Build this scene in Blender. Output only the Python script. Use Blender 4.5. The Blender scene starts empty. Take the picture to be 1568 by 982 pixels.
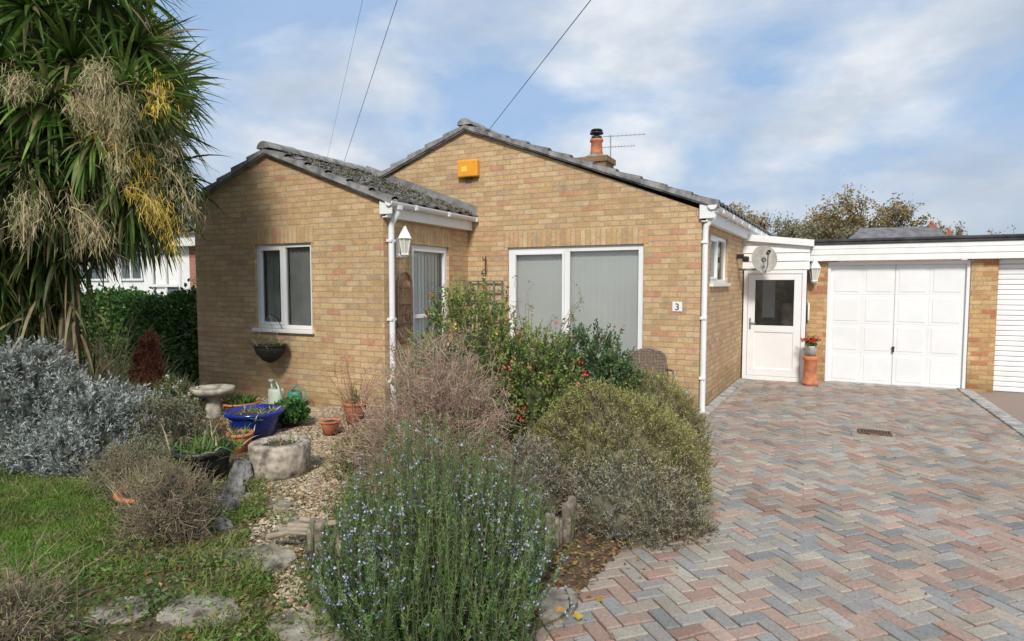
import bpy, math
import numpy as np
from mathutils import Vector
rng=np.random.default_rng(7)
R=math.radians
scene=bpy.context.scene
FW=np.array([-.4415,.8973]); RT=np.array([.8973,.4415])
def S(u,d):
    p=d*(FW+u*RT); return float(p[0]),float(p[1])
GZ=.12
# ---------------------------------------------------------------- materials
def newmat(name):
    m=bpy.data.materials.new(name); m.use_nodes=True
    nt=m.node_tree; b=nt.nodes['Principled BSDF']; return m,nt,b
def N(nt,t,**k):
    n=nt.nodes.new(t)
    for a,v in k.items(): setattr(n,a,v)
    return n
def math_(nt,op,a,b=None,clamp=False):
    n=N(nt,'ShaderNodeMath',operation=op); n.use_clamp=clamp
    for i,v in enumerate((a,b)):
        if v is None: continue
        if isinstance(v,(int,float)): n.inputs[i].default_value=v
        else: nt.links.new(v,n.inputs[i])
    return n.outputs[0]
def noise(nt,vec,scale,detail=4,rough=.55):
    n=N(nt,'ShaderNodeTexNoise'); n.inputs['Scale'].default_value=scale; n.inputs['Detail'].default_value=detail; n.inputs['Roughness'].default_value=rough
    if vec is not None: nt.links.new(vec,n.inputs['Vector'])
    return n.outputs['Fac']
def ramp(nt,fac,stops,interp='LINEAR'):
    r=N(nt,'ShaderNodeValToRGB'); cr=r.color_ramp; cr.interpolation=interp
    while len(cr.elements)<len(stops): cr.elements.new(.5)
    for e,(p,c) in zip(cr.elements,stops):
        e.position=p; e.color=(c[0],c[1],c[2],1) if not isinstance(c,(int,float)) else (c,c,c,1)
    nt.links.new(fac,r.inputs[0]); return r.outputs[0]
def mix(nt,fac,a,b,blend='MIX'):
    m=N(nt,'ShaderNodeMixRGB',blend_type=blend)
    for i,v in enumerate((fac,a,b)):
        if isinstance(v,(int,float)): m.inputs[i].default_value=v if i==0 else (v,v,v,1)
        elif isinstance(v,tuple): m.inputs[i].default_value=(*v[:3],1)
        else: nt.links.new(v,m.inputs[i])
    return m.outputs[0]
def bump(nt,h,b,dist=.01,strength=.6):
    n=N(nt,'ShaderNodeBump'); n.inputs['Distance'].default_value=dist; n.inputs['Strength'].default_value=strength
    nt.links.new(h,n.inputs['Height']); nt.links.new(n.outputs[0],b.inputs['Normal'])
def objco(nt): return N(nt,'ShaderNodeTexCoord').outputs['Object']
def M(name,col,rough=.6,var=.15,scale=6,bmp=0.,bscale=40,spec=.5,metal=0):
    m,nt,b=newmat(name); co=objco(nt)
    f=noise(nt,co,scale,6)
    lo=tuple(c*(1-var*1.5) for c in col); hi=tuple(min(1,c*(1+var)) for c in col)
    c=ramp(nt,f,[(.3,lo),(.7,hi)])
    nt.links.new(c,b.inputs['Base Color'])
    b.inputs['Roughness'].default_value=rough; b.inputs['Metallic'].default_value=metal
    b.inputs['Specular IOR Level'].default_value=spec
    if bmp>0: bump(nt,noise(nt,co,bscale,5),b,bmp)
    return m
def brickmat(name,soldier=False,palette=None,tone=None):
    m,nt,b=newmat(name); co=objco(nt)
    sp=N(nt,'ShaderNodeSeparateXYZ'); nt.links.new(co,sp.inputs[0])
    g=N(nt,'ShaderNodeNewGeometry'); sn=N(nt,'ShaderNodeSeparateXYZ'); nt.links.new(g.outputs['Normal'],sn.inputs[0])
    ax=math_(nt,'GREATER_THAN',math_(nt,'ABSOLUTE',sn.outputs[0]),.5)
    a=math_(nt,'ADD',math_(nt,'MULTIPLY',sp.outputs[0],math_(nt,'SUBTRACT',1.,ax)),math_(nt,'MULTIPLY',sp.outputs[1],ax))
    cb=N(nt,'ShaderNodeCombineXYZ')
    if soldier:
        nt.links.new(math_(nt,'ADD',sp.outputs[2],.02),cb.inputs[0]); nt.links.new(a,cb.inputs[1])
    else:
        nt.links.new(a,cb.inputs[0]); nt.links.new(sp.outputs[2],cb.inputs[1])
    nw=N(nt,'ShaderNodeTexNoise'); nw.inputs['Scale'].default_value=9; nw.inputs['Detail'].default_value=3; nt.links.new(co,nw.inputs['Vector'])
    vs=N(nt,'ShaderNodeVectorMath',operation='SCALE'); nt.links.new(nw.outputs['Color'],vs.inputs[0]); vs.inputs['Scale'].default_value=.020
    va=N(nt,'ShaderNodeVectorMath',operation='ADD'); nt.links.new(cb.outputs[0],va.inputs[0]); nt.links.new(vs.outputs[0],va.inputs[1])
    br=N(nt,'ShaderNodeTexBrick'); nt.links.new(va.outputs[0],br.inputs['Vector'])
    br.inputs['Scale'].default_value=1; br.inputs['Mortar Size'].default_value=.0065; br.inputs['Mortar Smooth'].default_value=.3
    br.inputs['Brick Width'].default_value=.227 if not soldier else 10; br.inputs['Row Height'].default_value=.076
    br.inputs['Color1'].default_value=(0,0,0,1); br.inputs['Color2'].default_value=(1,1,1,1); br.inputs['Mortar'].default_value=(.5,.5,.5,1)
    br.offset=.5 if not soldier else 0
    pal=palette or [(0,(.66,.46,.25)),(.14,(.62,.42,.215)),(.30,(.69,.50,.28)),(.44,(.59,.39,.205)),(.54,(.65,.45,.24)),(.68,(.68,.43,.25)),(.78,(.70,.52,.31)),(.87,(.62,.33,.20)),(.91,(.54,.39,.24)),(.95,(.68,.485,.28))]
    col=ramp(nt,br.outputs['Color'],pal,'CONSTANT')
    fine=noise(nt,co,48,6,.75)
    col=mix(nt,.8,col,ramp(nt,fine,[(.3,(.55,.54,.53)),(.62,(1.12,1.12,1.12))]),'MULTIPLY')
    mid=noise(nt,co,7,4,.6)
    col=mix(nt,.7,col,ramp(nt,mid,[(.3,(.80,.75,.71)),(.7,(1.15,1.14,1.12))]),'MULTIPLY')
    band=noise(nt,co,1.1,3)
    col=mix(nt,.6,col,ramp(nt,band,[(.3,(.80,.77,.74)),(.7,(1.12,1.09,1.04))]),'MULTIPLY')
    mort=mix(nt,noise(nt,co,14,3),(.31,.26,.19),(.54,.47,.37))
    col=mix(nt,br.outputs['Fac'],col,mort)
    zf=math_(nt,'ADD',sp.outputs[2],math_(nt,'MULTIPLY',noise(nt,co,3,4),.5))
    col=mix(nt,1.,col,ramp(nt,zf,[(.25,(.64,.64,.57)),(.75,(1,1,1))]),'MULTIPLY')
    sm=noise(nt,co,2.1,6,.7)
    col=mix(nt,ramp(nt,sm,[(.62,0.),(.76,.5)]),col,(.22,.185,.145))
    if tone: col=mix(nt,1.,col,tone,'MULTIPLY')
    nt.links.new(col,b.inputs['Base Color']); b.inputs['Roughness'].default_value=.9; b.inputs['Specular IOR Level'].default_value=.2
    h=math_(nt,'ADD',math_(nt,'MULTIPLY',br.outputs['Fac'],-1.2),math_(nt,'MULTIPLY',fine,.9))
    bump(nt,h,b,.010,.9)
    return m
def leafmat(name,trans=.3,rough=.55):
    m,nt,b=newmat(name); at=N(nt,'ShaderNodeAttribute'); at.attribute_name='Col'
    co=objco(nt); c=mix(nt,1.,at.outputs['Color'],ramp(nt,noise(nt,co,9,3),[(.3,(.85,.85,.85)),(.7,(1.5,1.5,1.42))]),'MULTIPLY')
    nt.links.new(c,b.inputs['Base Color']); b.inputs['Roughness'].default_value=rough; b.inputs['Specular IOR Level'].default_value=.25
    if trans>0:
        t=N(nt,'ShaderNodeBsdfTranslucent'); nt.links.new(c,t.inputs[0]); ms=N(nt,'ShaderNodeMixShader'); ms.inputs[0].default_value=trans
        nt.links.new(b.outputs[0],ms.inputs[1]); nt.links.new(t.outputs[0],ms.inputs[2]); nt.links.new(ms.outputs[0],nt.nodes['Material Output'].inputs[0])
    return m
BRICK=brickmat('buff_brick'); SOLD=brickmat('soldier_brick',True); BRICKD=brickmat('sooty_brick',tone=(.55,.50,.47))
BRICKR=brickmat('red_brick',palette=[(0,(.40,.15,.10)),(.3,(.46,.20,.13)),(.6,(.34,.14,.10)),(.8,(.44,.24,.16))])
BRICKO=brickmat('orange_brick',palette=[(0,(.66,.42,.19)),(.25,(.60,.34,.15)),(.5,(.70,.48,.24)),(.7,(.55,.24,.12)),(.85,(.68,.44,.21))])
WHITE=M('white_upvc',(.84,.84,.83),.35,.03,3)
WHITEP=M('white_paint',(.84,.84,.82),.5,.05,5)
BLIND=M('blind_fabric',(.88,.88,.82),.8,.03,2)
TILE=M('roof_tile',(.13,.12,.115),.9,.5,9,.004,60)
VERGE=M('verge_cement',(.28,.27,.26),.9,.4,8,.006,40)
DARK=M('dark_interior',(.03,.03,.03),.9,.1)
BLACK=M('black_plastic',(.018,.018,.02),.45,.2)
TERRA=M('terracotta',(.56,.20,.09),.8,.25,9,.002)
METAL=M('grey_metal',(.35,.35,.36),.45,.15,metal=.6)
RUST=M('rusty_iron',(.15,.085,.055),.8,.3,20)
CONC=M('concrete',(.40,.38,.35),.9,.35,7,.004,50)
STONE=M('stone_slab',(.31,.275,.22),.95,.5,9,.02,30,.1)
ROCK=M('dark_rock',(.19,.18,.17),.95,.6,9,.03,16,.2)
WOOD=M('weathered_wood',(.25,.205,.155),.9,.5,16,.015,30,.2)
WOODG=M('grey_green_wood',(.15,.19,.17),.8,.2)
SOIL=M('soil',(.07,.05,.035),1,.4,14,.02,30)
FELT=M('roof_felt',(.06,.06,.065),.9,.3)
LEAF=leafmat('leaf'); TWIG=leafmat('twig',0,.85); PETAL=leafmat('petal',.3,.6)
def glassmat():
    m,nt,b=newmat('window_glass'); nt.nodes.remove(b)
    tr=N(nt,'ShaderNodeBsdfTransparent'); tr.inputs[0].default_value=(.98,.99,.985,1)
    gl=N(nt,'ShaderNodeBsdfGlossy'); gl.inputs['Roughness'].default_value=.02
    fr=N(nt,'ShaderNodeFresnel'); fr.inputs[0].default_value=1.45
    ms=N(nt,'ShaderNodeMixShader'); nt.links.new(math_(nt,'ADD',fr.outputs[0],.01,True),ms.inputs[0])
    nt.links.new(tr.outputs[0],ms.inputs[1]); nt.links.new(gl.outputs[0],ms.inputs[2]); nt.links.new(ms.outputs[0],nt.nodes['Material Output'].inputs[0])
    return m
GLASS=glassmat()
# ---------------------------------------------------------------- mesh helpers
def link(ob,parent=None):
    scene.collection.objects.link(ob)
    if parent: ob.parent=parent
    return ob
def E(name,loc=(0,0,0)):
    e=bpy.data.objects.new(name,None); e.empty_display_size=.2; return link(e)
def npmesh(name,V,F,mat,parent=None,col=None,smooth=False):
    V=np.asarray(V,dtype=np.float32).reshape(-1,3); F=np.asarray(F,dtype=np.int32); k=F.shape[1]
    me=bpy.data.meshes.new(name); me.vertices.add(len(V)); me.vertices.foreach_set('co',V.ravel())
    me.loops.add(F.size); me.loops.foreach_set('vertex_index',F.ravel())
    me.polygons.add(len(F)); me.polygons.foreach_set('loop_start',np.arange(0,F.size,k,dtype=np.int32))
    try: me.polygons.foreach_set('loop_total',np.full(len(F),k,dtype=np.int32))
    except Exception: pass
    me.polygons.foreach_set('use_smooth',np.full(len(F),smooth,dtype=bool))
    if col is not None:
        a=me.color_attributes.new('Col','FLOAT_COLOR','POINT'); c=np.ones((len(V),4),dtype=np.float32); c[:,:3]=col; a.data.foreach_set('color',c.ravel())
    me.update(); me.validate(); me.materials.append(mat)
    return link(bpy.data.objects.new(name,me),parent)
def mk(name,V,F,mat,parent=None,smooth=False,bevel=0):
    me=bpy.data.meshes.new(name); me.from_pydata([tuple(map(float,v)) for v in V],[],F); me.update(); me.materials.append(mat)
    if smooth: me.polygons.foreach_set('use_smooth',[True]*len(me.polygons))
    ob=link(bpy.data.objects.new(name,me),parent)
    if bevel:
        b=ob.modifiers.new('b','BEVEL'); b.width=bevel; b.segments=2; b.limit_method='ANGLE'
    return ob
class Fr:
    def __init__(s,O,A,Nn): s.O=np.array(O,float); s.A=np.array(A,float)/np.linalg.norm(A); s.N=np.array(Nn,float)/np.linalg.norm(Nn)
    def p(s,a,n,z):
        q=s.O+s.A*a+s.N*n; return (q[0],q[1],z)
WORLD=Fr((0,0),(1,0),(0,1))
BF=[(0,3,2,1),(4,5,6,7),(0,1,5,4),(1,2,6,5),(2,3,7,6),(3,0,4,7)]
def boxes(name,L,mat,parent=None,fr=WORLD,bevel=0):
    V=[];F=[]
    for (a0,a1,n0,n1,z0,z1) in L:
        b=len(V)
        V+= [fr.p(a0,n0,z0),fr.p(a1,n0,z0),fr.p(a1,n1,z0),fr.p(a0,n1,z0),fr.p(a0,n0,z1),fr.p(a1,n0,z1),fr.p(a1,n1,z1),fr.p(a0,n1,z1)]
        F+=[tuple(b+i for i in f) for f in BF]
    return mk(name,V,F,mat,parent,bevel=bevel)
def tubes(name,P,r,mat,parent=None,sides=5,col=None,smooth=True):
    P=np.asarray(P,float)
    if P.ndim==2: P=P[None]
    n,k,_=P.shape; r=np.broadcast_to(np.asarray(r,float),(n,k))
    T=np.gradient(P,axis=1); T/=np.linalg.norm(T,axis=2,keepdims=True)+1e-9
    ref=np.where(np.abs(T[...,2:3])>.8,np.array([1.,0,0]),np.array([0,0,1.]))
    A=np.cross(T,ref); A/=np.linalg.norm(A,axis=2,keepdims=True)+1e-9; B=np.cross(T,A)
    th=np.arange(sides)*2*np.pi/sides
    V=P[:,:,None,:]+r[:,:,None,None]*(np.cos(th)[None,None,:,None]*A[:,:,None,:]+np.sin(th)[None,None,:,None]*B[:,:,None,:])
    i=np.arange(n)[:,None,None]*k*sides; j=np.arange(k-1)[None,:,None]*sides; s=np.arange(sides)[None,None,:]; s2=(s+1)%sides
    F=np.stack([i+j+s,i+j+s2,i+j+sides+s2,i+j+sides+s],-1).reshape(-1,4)
    if col is not None:
        col=np.asarray(col,float); c=np.repeat(col,k*sides,axis=0) if col.ndim==2 else np.tile(col,(n*k*sides,1))
    else: c=np.full((n*k*sides,3),.1)
    return npmesh(name,V.reshape(-1,3),F,mat,parent,c,smooth)
def rod(name,p,q,r,mat,parent=None,sides=10,col=None):
    p=np.array(p,float);q=np.array(q,float)
    return tubes(name,np.linspace(p,q,3),r,mat,parent,sides,col)
def lathe(name,prof,loc,mat,parent=None,seg=28,sx=1,sy=1,jit=0,smooth=True):
    V=[];F=[]
    ph=rng.uniform(0,6,4)
    for i,(r,z) in enumerate(prof):
        for j in range(seg):
            t=2*math.pi*j/seg; rr=r*(1+jit*(math.sin(2*t+ph[3])+math.sin(3*t+ph[0])+.6*math.sin(5*t+ph[1]+i)+.5*math.sin(9*t+ph[2]+2*i)))
            V.append((loc[0]+rr*sx*math.cos(t),loc[1]+rr*sy*math.sin(t),loc[2]+z))
    for i in range(len(prof)-1):
        for j in range(seg):
            F.append((i*seg+j,i*seg+(j+1)%seg,(i+1)*seg+(j+1)%seg,(i+1)*seg+j))
    F.append(tuple(range(seg))[::-1]); F.append(tuple((len(prof)-1)*seg+j for j in range(seg)))
    return mk(name,V,F,mat,parent,smooth=smooth) 
def unit(v): return v/(np.linalg.norm(v,axis=-1,keepdims=True)+1e-9)
def leaves(name,P,D,L,W,C,mat=None,parent=None):
    n=len(P); D=unit(D); Sd=unit(np.cross(D,rng.normal(size=(n,3)))); L=np.broadcast_to(L,(n,))[:,None]; W=np.broadcast_to(W,(n,))[:,None]
    V=np.stack([P,P+D*L*.45+Sd*W/2,P+D*L,P+D*L*.45-Sd*W/2],1).reshape(-1,3)
    F=np.arange(4*n).reshape(-1,4)
    return npmesh(name,V,F,mat or LEAF,parent,np.repeat(C,4,axis=0))
def blades(name,P,D,L,W,C,droop=.5,seg=4,mat=None,parent=None,taper=None):
    n=len(P); D=unit(np.array(D,float)); L=np.broadcast_to(L,(n,)); W=np.broadcast_to(W,(n,)); droop=np.broadcast_to(droop,(n,))
    Sd=unit(np.cross(D,np.array([0,0,1.])+rng.normal(size=(n,3))*.5))
    pos=np.array(P,float); rows=[]
    tp=taper or [ .6,1,.9,.6,.05] 
    tt=np.interp(np.linspace(0,1,seg+1),np.linspace(0,1,len(tp)),tp)
    for i in range(seg+1):
        w=(W*tt[i]/2)[:,None]; rows.append(pos-Sd*w); rows.append(pos+Sd*w)
        D=D.copy(); D[:,2]-=droop/seg; D=unit(D); pos=pos+D*(L/seg)[:,None]
    V=np.stack(rows,1).reshape(-1,3); k=2*(seg+1)
    b=np.arange(n)[:,None]*k; s=np.arange(seg)[None]*2
    F=np.stack([b+s,b+s+1,b+s+3,b+s+2],-1).reshape(-1,4)
    return npmesh(name,V,F,mat or LEAF,parent,np.repeat(C,k,axis=0))
def pick(cols,n,w=None):
    cols=np.array(cols,float); return cols[rng.choice(len(cols),n,p=w)]
def lump(D,ph=0):
    x,y,z=D[...,0],D[...,1],D[...,2]
    return (np.sin(4.1*x+2.3*y+ph)+np.sin(5.3*y-3.1*z+1.7*ph)+np.sin(6.7*z+3.9*x+.6*ph)+.6*np.sin(11*x+ph)*np.sin(12*y+9*z))/3.6
def blob(name,c,rx,ry,h,k,ph,amp,mat,parent,col):
    nu,nv=28,12; u=np.linspace(0,2*np.pi,nu,endpoint=False); v=np.linspace(-.25,np.pi/2,nv)
    vv,uu=np.meshgrid(v,u,indexing='ij'); D=np.stack([np.cos(vv)*np.cos(uu),np.cos(vv)*np.sin(uu),np.sin(vv)],-1)
    r=k*(1+amp*lump(D,ph)); V=np.stack([c[0]+rx*D[...,0]*r,c[1]+ry*D[...,1]*r,c[2]+h*D[...,2]*r],-1).reshape(-1,3)
    i=np.arange(nv-1)[:,None]*nu; j=np.arange(nu)[None]; j2=(j+1)%nu
    F=np.stack([i+j,i+j2,i+nu+j2,i+nu+j],-1).reshape(-1,4)
    return npmesh(name,V,F,mat,parent,np.tile(col,(len(V),1)),True)
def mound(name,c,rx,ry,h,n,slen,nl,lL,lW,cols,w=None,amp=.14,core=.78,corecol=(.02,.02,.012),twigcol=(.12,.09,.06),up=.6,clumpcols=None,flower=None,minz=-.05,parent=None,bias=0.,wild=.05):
    e=parent or E(name); ph=rng.uniform(0,9)
    z=rng.uniform(minz,1,n); a=rng.uniform(0,2*np.pi,n); q=np.sqrt(1-np.clip(z,0,1)**2)
    D=np.stack([q*np.cos(a),q*np.sin(a),z],1); r=1+amp*lump(D,ph)+rng.normal(0,wild,n)
    sc=np.array([rx,ry,h]); Cn=np.array(c)
    if core>0: blob('dark_core',c,rx,ry,h,core,ph,amp,TWIG,e,corecol)  # solid dark core added inside the foliage to stop see-through
    tip=Cn+D*sc*r[:,None]
    nrm=unit(D/sc); dirs=unit(nrm*.8+np.array([0,0,up])+rng.normal(0,.28,(n,3)))
    sl=slen*rng.uniform(.6,1.15,n); base=tip-dirs*sl[:,None]
    tubes('twigs',np.stack([base-dirs*.04,base+dirs*sl[:,None]*.5,tip],1),np.array([.0028,.002,.001]),TWIG,e,3,twigcol)
    t=rng.uniform(.05,1.05,(n,nl)); P=(base[:,None]+dirs[:,None]*(sl[:,None]*t)[...,None]).reshape(-1,3)
    LD=unit(dirs[:,None]*.75+rng.normal(0,.55,(n,nl,3))).reshape(-1,3)
    if clumpcols is not None:
        k=lump(D*2.3,ph+3)+rng.normal(0,.25,n)+bias+(z-.4)*.5; cs=np.where((k>0)[:,None],pick(cols,n,w),pick(clumpcols,n))
    else: cs=pick(cols,n,w)
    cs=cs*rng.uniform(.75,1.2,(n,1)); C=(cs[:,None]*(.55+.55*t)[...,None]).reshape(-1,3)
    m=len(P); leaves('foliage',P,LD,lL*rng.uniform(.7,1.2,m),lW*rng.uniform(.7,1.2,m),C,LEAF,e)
    if flower:
        fc,fn,fs=flower; idx=rng.choice(n,fn); P=np.repeat(tip[idx],5,axis=0)+rng.normal(0,fs*.5,(fn*5,3))
        leaves('flowers',P,rng.normal(size=P.shape),fs,fs*.8,np.repeat(pick(fc,fn),5,axis=0),PETAL,e)
    return e
# ---------------------------------------------------------------- walls
def wall(name,fr,a0,a1,z0,z1,ops,mat,parent,gable=None,rev=.10):
    As=sorted({a0,a1,*[o[0] for o in ops],*[o[1] for o in ops]}); Zs=sorted({z0,z1,*[o[2] for o in ops],*[o[3] for o in ops]})
    V=[];F=[]
    def q(pts): 
        b=len(V); V.extend(pts); F.append(tuple(range(b,b+len(pts))))
    for i in range(len(As)-1):
        for j in range(len(Zs)-1):
            am=(As[i]+As[i+1])/2; zm=(Zs[j]+Zs[j+1])/2
            if any(o[0]<am<o[1] and o[2]<zm<o[3] for o in ops): continue
            q([fr.p(As[i],0,Zs[j]),fr.p(As[i+1],0,Zs[j]),fr.p(As[i+1],0,Zs[j+1]),fr.p(As[i],0,Zs[j+1])])
    for (x0,x1,y0,y1) in ops:
        q([fr.p(x0,0,y0),fr.p(x0,-rev,y0),fr.p(x0,-rev,y1),fr.p(x0,0,y1)])
        q([fr.p(x1,0,y0),fr.p(x1,-rev,y0),fr.p(x1,-rev,y1),fr.p(x1,0,y1)])
        q([fr.p(x0,0,y1),fr.p(x1,0,y1),fr.p(x1,-rev,y1),fr.p(x0,-rev,y1)])
        q([fr.p(x0,0,y0),fr.p(x1,0,y0),fr.p(x1,-rev,y0),fr.p(x0,-rev,y0)])
    if gable: q([fr.p(a,0,z) for a,z in gable])
    return mk(name,V,F,mat,parent)
def window(name,fr,a0,a1,z0,z1,parent,mull=(),trans=(),set_=.035,fw=.055,sill=True,sash=True,slats=None):
    e=parent; d=.06; n0=-set_-d; n1=-set_
    L=[(a0,a0+fw,n0,n1,z0,z1),(a1-fw,a1,n0,n1,z0,z1),(a0+fw,a1-fw,n0,n1,z1-fw,z1),(a0+fw,a1-fw,n0,n1,z0,z0+fw)]
    xs=[a0+fw]
    for mm in mull:
        L.append((mm-fw/2,mm+fw/2,n0,n1,z0+fw,z1-fw)); xs+= [mm-fw/2,mm+fw/2]
    xs.append(a1-fw)
    for (ta,tb,tz) in trans: L.append((ta,tb,n0+.003,n1+.003,tz-fw/2,tz+fw/2))
    boxes(name+'_frame',L,WHITE,e,fr,bevel=.005)
    if sash:
        L=[]
        s=.035
        for i in range(0,len(xs),2):
            x0,x1=xs[i]+.002,xs[i+1]-.002
            if i%4==0 or len(xs)==2:
                L+=[(x0,x0+s,n0+.01,n1+.012,z0+fw,z1-fw),(x1-s,x1,n0+.01,n1+.012,z0+fw,z1-fw),(x0+s,x1-s,n0+.01,n1+.012,z1-fw-s,z1-fw),(x0+s,x1-s,n0+.01,n1+.012,z0+fw,z0+fw+s)]
        boxes(name+'_sash',L,WHITE,e,fr,bevel=.004)
    mk(name+'_glass',[fr.p(a0+fw*.5,-set_-.03,z0+fw*.5),fr.p(a1-fw*.5,-set_-.03,z0+fw*.5),fr.p(a1-fw*.5,-set_-.03,z1-fw*.5),fr.p(a0+fw*.5,-set_-.03,z1-fw*.5)],[(0,1,2,3)],GLASS,e)
    if sill: boxes(name+'_sill',[(a0-.04,a1+.04,-.09,.05,z0-.05,z0-.002)],WHITE,e,fr,bevel=.006)
    if slats:
        V=[];F=[]
        (s0,s1,pitch,ang,mat,wid)=slats
        a=s0
        while a<s1:
            an=ang+rng.normal(0,.04); ca,sa=math.cos(an)*wid/2,math.sin(an)*wid/2; b=len(V); nn=-set_-.095
            V+=[fr.p(a-ca,nn-sa,z0+.05),fr.p(a+ca,nn+sa,z0+.05),fr.p(a+ca,nn+sa,z1),fr.p(a-ca,nn-sa,z1)]; F.append((b,b+1,b+2,b+3)); a+=pitch
        mk(name+'_blind',V,F,mat,e)
def roof_slope(name,r0,r1,e0,e1,rows,parent):
    r0,r1,e0,e1=[np.array(v,float) for v in (r0,r1,e0,e1)]
    Ln=np.linalg.norm(r1-r0); nt_=max(1,round(Ln/.30)); nv=nt_*10+1; t=np.linspace(0,1,nv)[:,None]
    Rg=r0+(r1-r0)*t; Eg=e0+(e1-e0)*t
    ph=(t[:,0]*nt_)%1; cor=.03*np.clip(np.sin(ph*2*np.pi),-.2,1)
    V=[];F=[]
    for i in range(rows):
        s0=i/rows; s1=(i+1)/rows+.012
        jit=.006*np.repeat(rng.uniform(-1,1,nt_+1),10)[:nv]
        for s,dz in ((s0,.004),(s1,.038),(s1,.008)):
            q=Rg+(Eg-Rg)*s; q=q.copy(); q[:,2]+=cor+dz+(jit if s>s0 else 0); V.append(q)
        b=i*3*nv; j=np.arange(nv-1)
        for k in range(2):
            F.append(np.stack([b+k*nv+j,b+k*nv+j+1,b+(k+1)*nv+j+1,b+(k+1)*nv+j],1))
    npmesh(name+'_tiles',np.concatenate(V),np.concatenate(F),TILE,parent)
    dn=np.array([0,0,-.055]); 
    V=[r0,r1,e1,e0,r0+dn,r1+dn,e1+dn,e0+dn]
    mk(name+'_deck',V,[(0,1,2,3),(7,6,5,4),(0,3,7,4),(1,5,6,2),(3,2,6,7),(0,4,5,1)],VERGE,parent)
    V=[];F=[]
    for i in range(rows):
        a=r0+(e0-r0)*(i/rows); b_=r0+(e0-r0)*((i+1)/rows+.012)
        f=np.array([0,-.014-.006*(i%2)-rng.uniform(0,.003),0]); g=np.array([0,.12+.004*(i%2),0]); b=len(V); lift=rng.uniform(-.004,.006)
        V+=[a+f+(0,0,-.035),b_+f+(0,0,-.035),b_+g+(0,0,-.035),a+g+(0,0,-.035),a+f+(0,0,.014),b_+f+(0,0,.056+lift),b_+g+(0,0,.056+lift),a+g+(0,0,.014)]
        F+=[tuple(b+k for k in ff) for ff in BF]
    mk(name+'_verge_tiles',V,F,VERGE,parent)
# ---------------------------------------------------------------- HOUSE
house=E('brick_bungalow')
YF=8.27; YW=6.17; XW=-4.84
front=Fr((0,YF),(1,0),(0,-1)); wfront=Fr((0,YW),(1,0),(0,-1)); wside=Fr((XW,0),(0,1),(1,0))
sk=np.array([.35,6.73]); sk/=np.linalg.norm(sk); rside=Fr((-1.30,YF),sk,(sk[1],-sk[0]))
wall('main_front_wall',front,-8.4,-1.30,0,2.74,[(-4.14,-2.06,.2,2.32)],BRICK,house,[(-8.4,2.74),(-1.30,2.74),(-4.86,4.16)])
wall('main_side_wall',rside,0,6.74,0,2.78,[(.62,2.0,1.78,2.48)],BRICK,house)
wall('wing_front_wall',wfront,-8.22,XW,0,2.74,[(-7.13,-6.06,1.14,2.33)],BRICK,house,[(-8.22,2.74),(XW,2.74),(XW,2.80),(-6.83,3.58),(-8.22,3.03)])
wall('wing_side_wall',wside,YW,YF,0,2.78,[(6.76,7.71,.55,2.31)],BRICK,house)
boxes('back_and_left_walls',[(-8.4,-.96,15,15.2,0,2.8),(-8.6,-8.4,YF,15.2,0,2.8),(-8.4,-8.22,YW,YF,0,2.9)],BRICK,house)
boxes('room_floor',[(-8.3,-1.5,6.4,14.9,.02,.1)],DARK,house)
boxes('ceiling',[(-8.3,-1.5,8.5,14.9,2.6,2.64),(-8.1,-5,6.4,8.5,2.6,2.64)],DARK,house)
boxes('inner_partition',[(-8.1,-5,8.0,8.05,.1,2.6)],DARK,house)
boxes('soldier_course_front',[(-4.2,-2.0,-.02,.004,2.32,2.545)],SOLD,house,front)
boxes('soldier_course_wing',[(-7.2,-6.0,-.02,.004,2.33,2.555)],SOLD,house,wfront)
boxes('soldier_course_side',[(6.7,7.78,-.02,.004,2.31,2.53)],SOLD,house,wside)
slat=M('vertical_slat',(.50,.52,.48),.8,.1)
window('wing_window',wfront,-7.13,-6.06,1.14,2.33,house,mull=(-6.60,),slats=(-6.60,-6.1,.075,-.95,slat,.085))
mk('wing_curtain',[wfront.p(a,n,z) for z in (1.17,2.31) for a,n in ((-7.08,-.16),(-7.02,-.13),(-6.96,-.17),(-6.90,-.13),(-6.84,-.17))],[(i,i+1,i+6,i+5) for i in range(4)],slat,house)
window('wing_side_window',wside,6.76,7.71,.55,2.31,house,trans=[(6.8,7.66,1.32)],sill=False,slats=(6.80,7.72,.085,-.10,BLIND,.105))
window('patio_door',front,-4.14,-2.06,.2,2.32,house,mull=(-3.19,),fw=.08,sill=False,slats=(-4.09,-2.06,.086,-.13,BLIND,.098))
boxes('patio_door_step',[(-4.2,-2.0,-.05,.12,.05,.19)],CONC,house,front)
window('side_window',rside,.62,2.0,1.78,2.48,house,mull=(1.3,),slats=(.68,1.95,.085,-.1,BLIND,.1))
roof_slope('main_roof_right',(-4.86,YF-.06,4.20),(-4.86,15.2,4.20),(-1.13,YF-.06,2.80),(-.78,15.2,2.80),11,house)
roof_slope('main_roof_left',(-4.86,YF-.06,4.20),(-4.86,15.2,4.20),(-8.6,YF-.06,2.80),(-8.6,15.2,2.80),11,house)
roof_slope('wing_roof_right',(-6.83,YW-.06,3.62),(-6.83,YF,3.62),(-4.68,YW-.06,2.80),(-4.68,YF,2.80),6,house)
roof_slope('wing_roof_left',(-6.83,YW-.06,3.62),(-6.83,9.2,3.62),(-8.40,YW-.06,3.0),(-8.40,9.2,3.0),5,house)
roof_slope('wing_roof_link',(-6.83,YF,3.62),(-6.83,9.6,3.62),(-6.2,YF,3.38),(-6.2,9.6,3.38),2,house)
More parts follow.
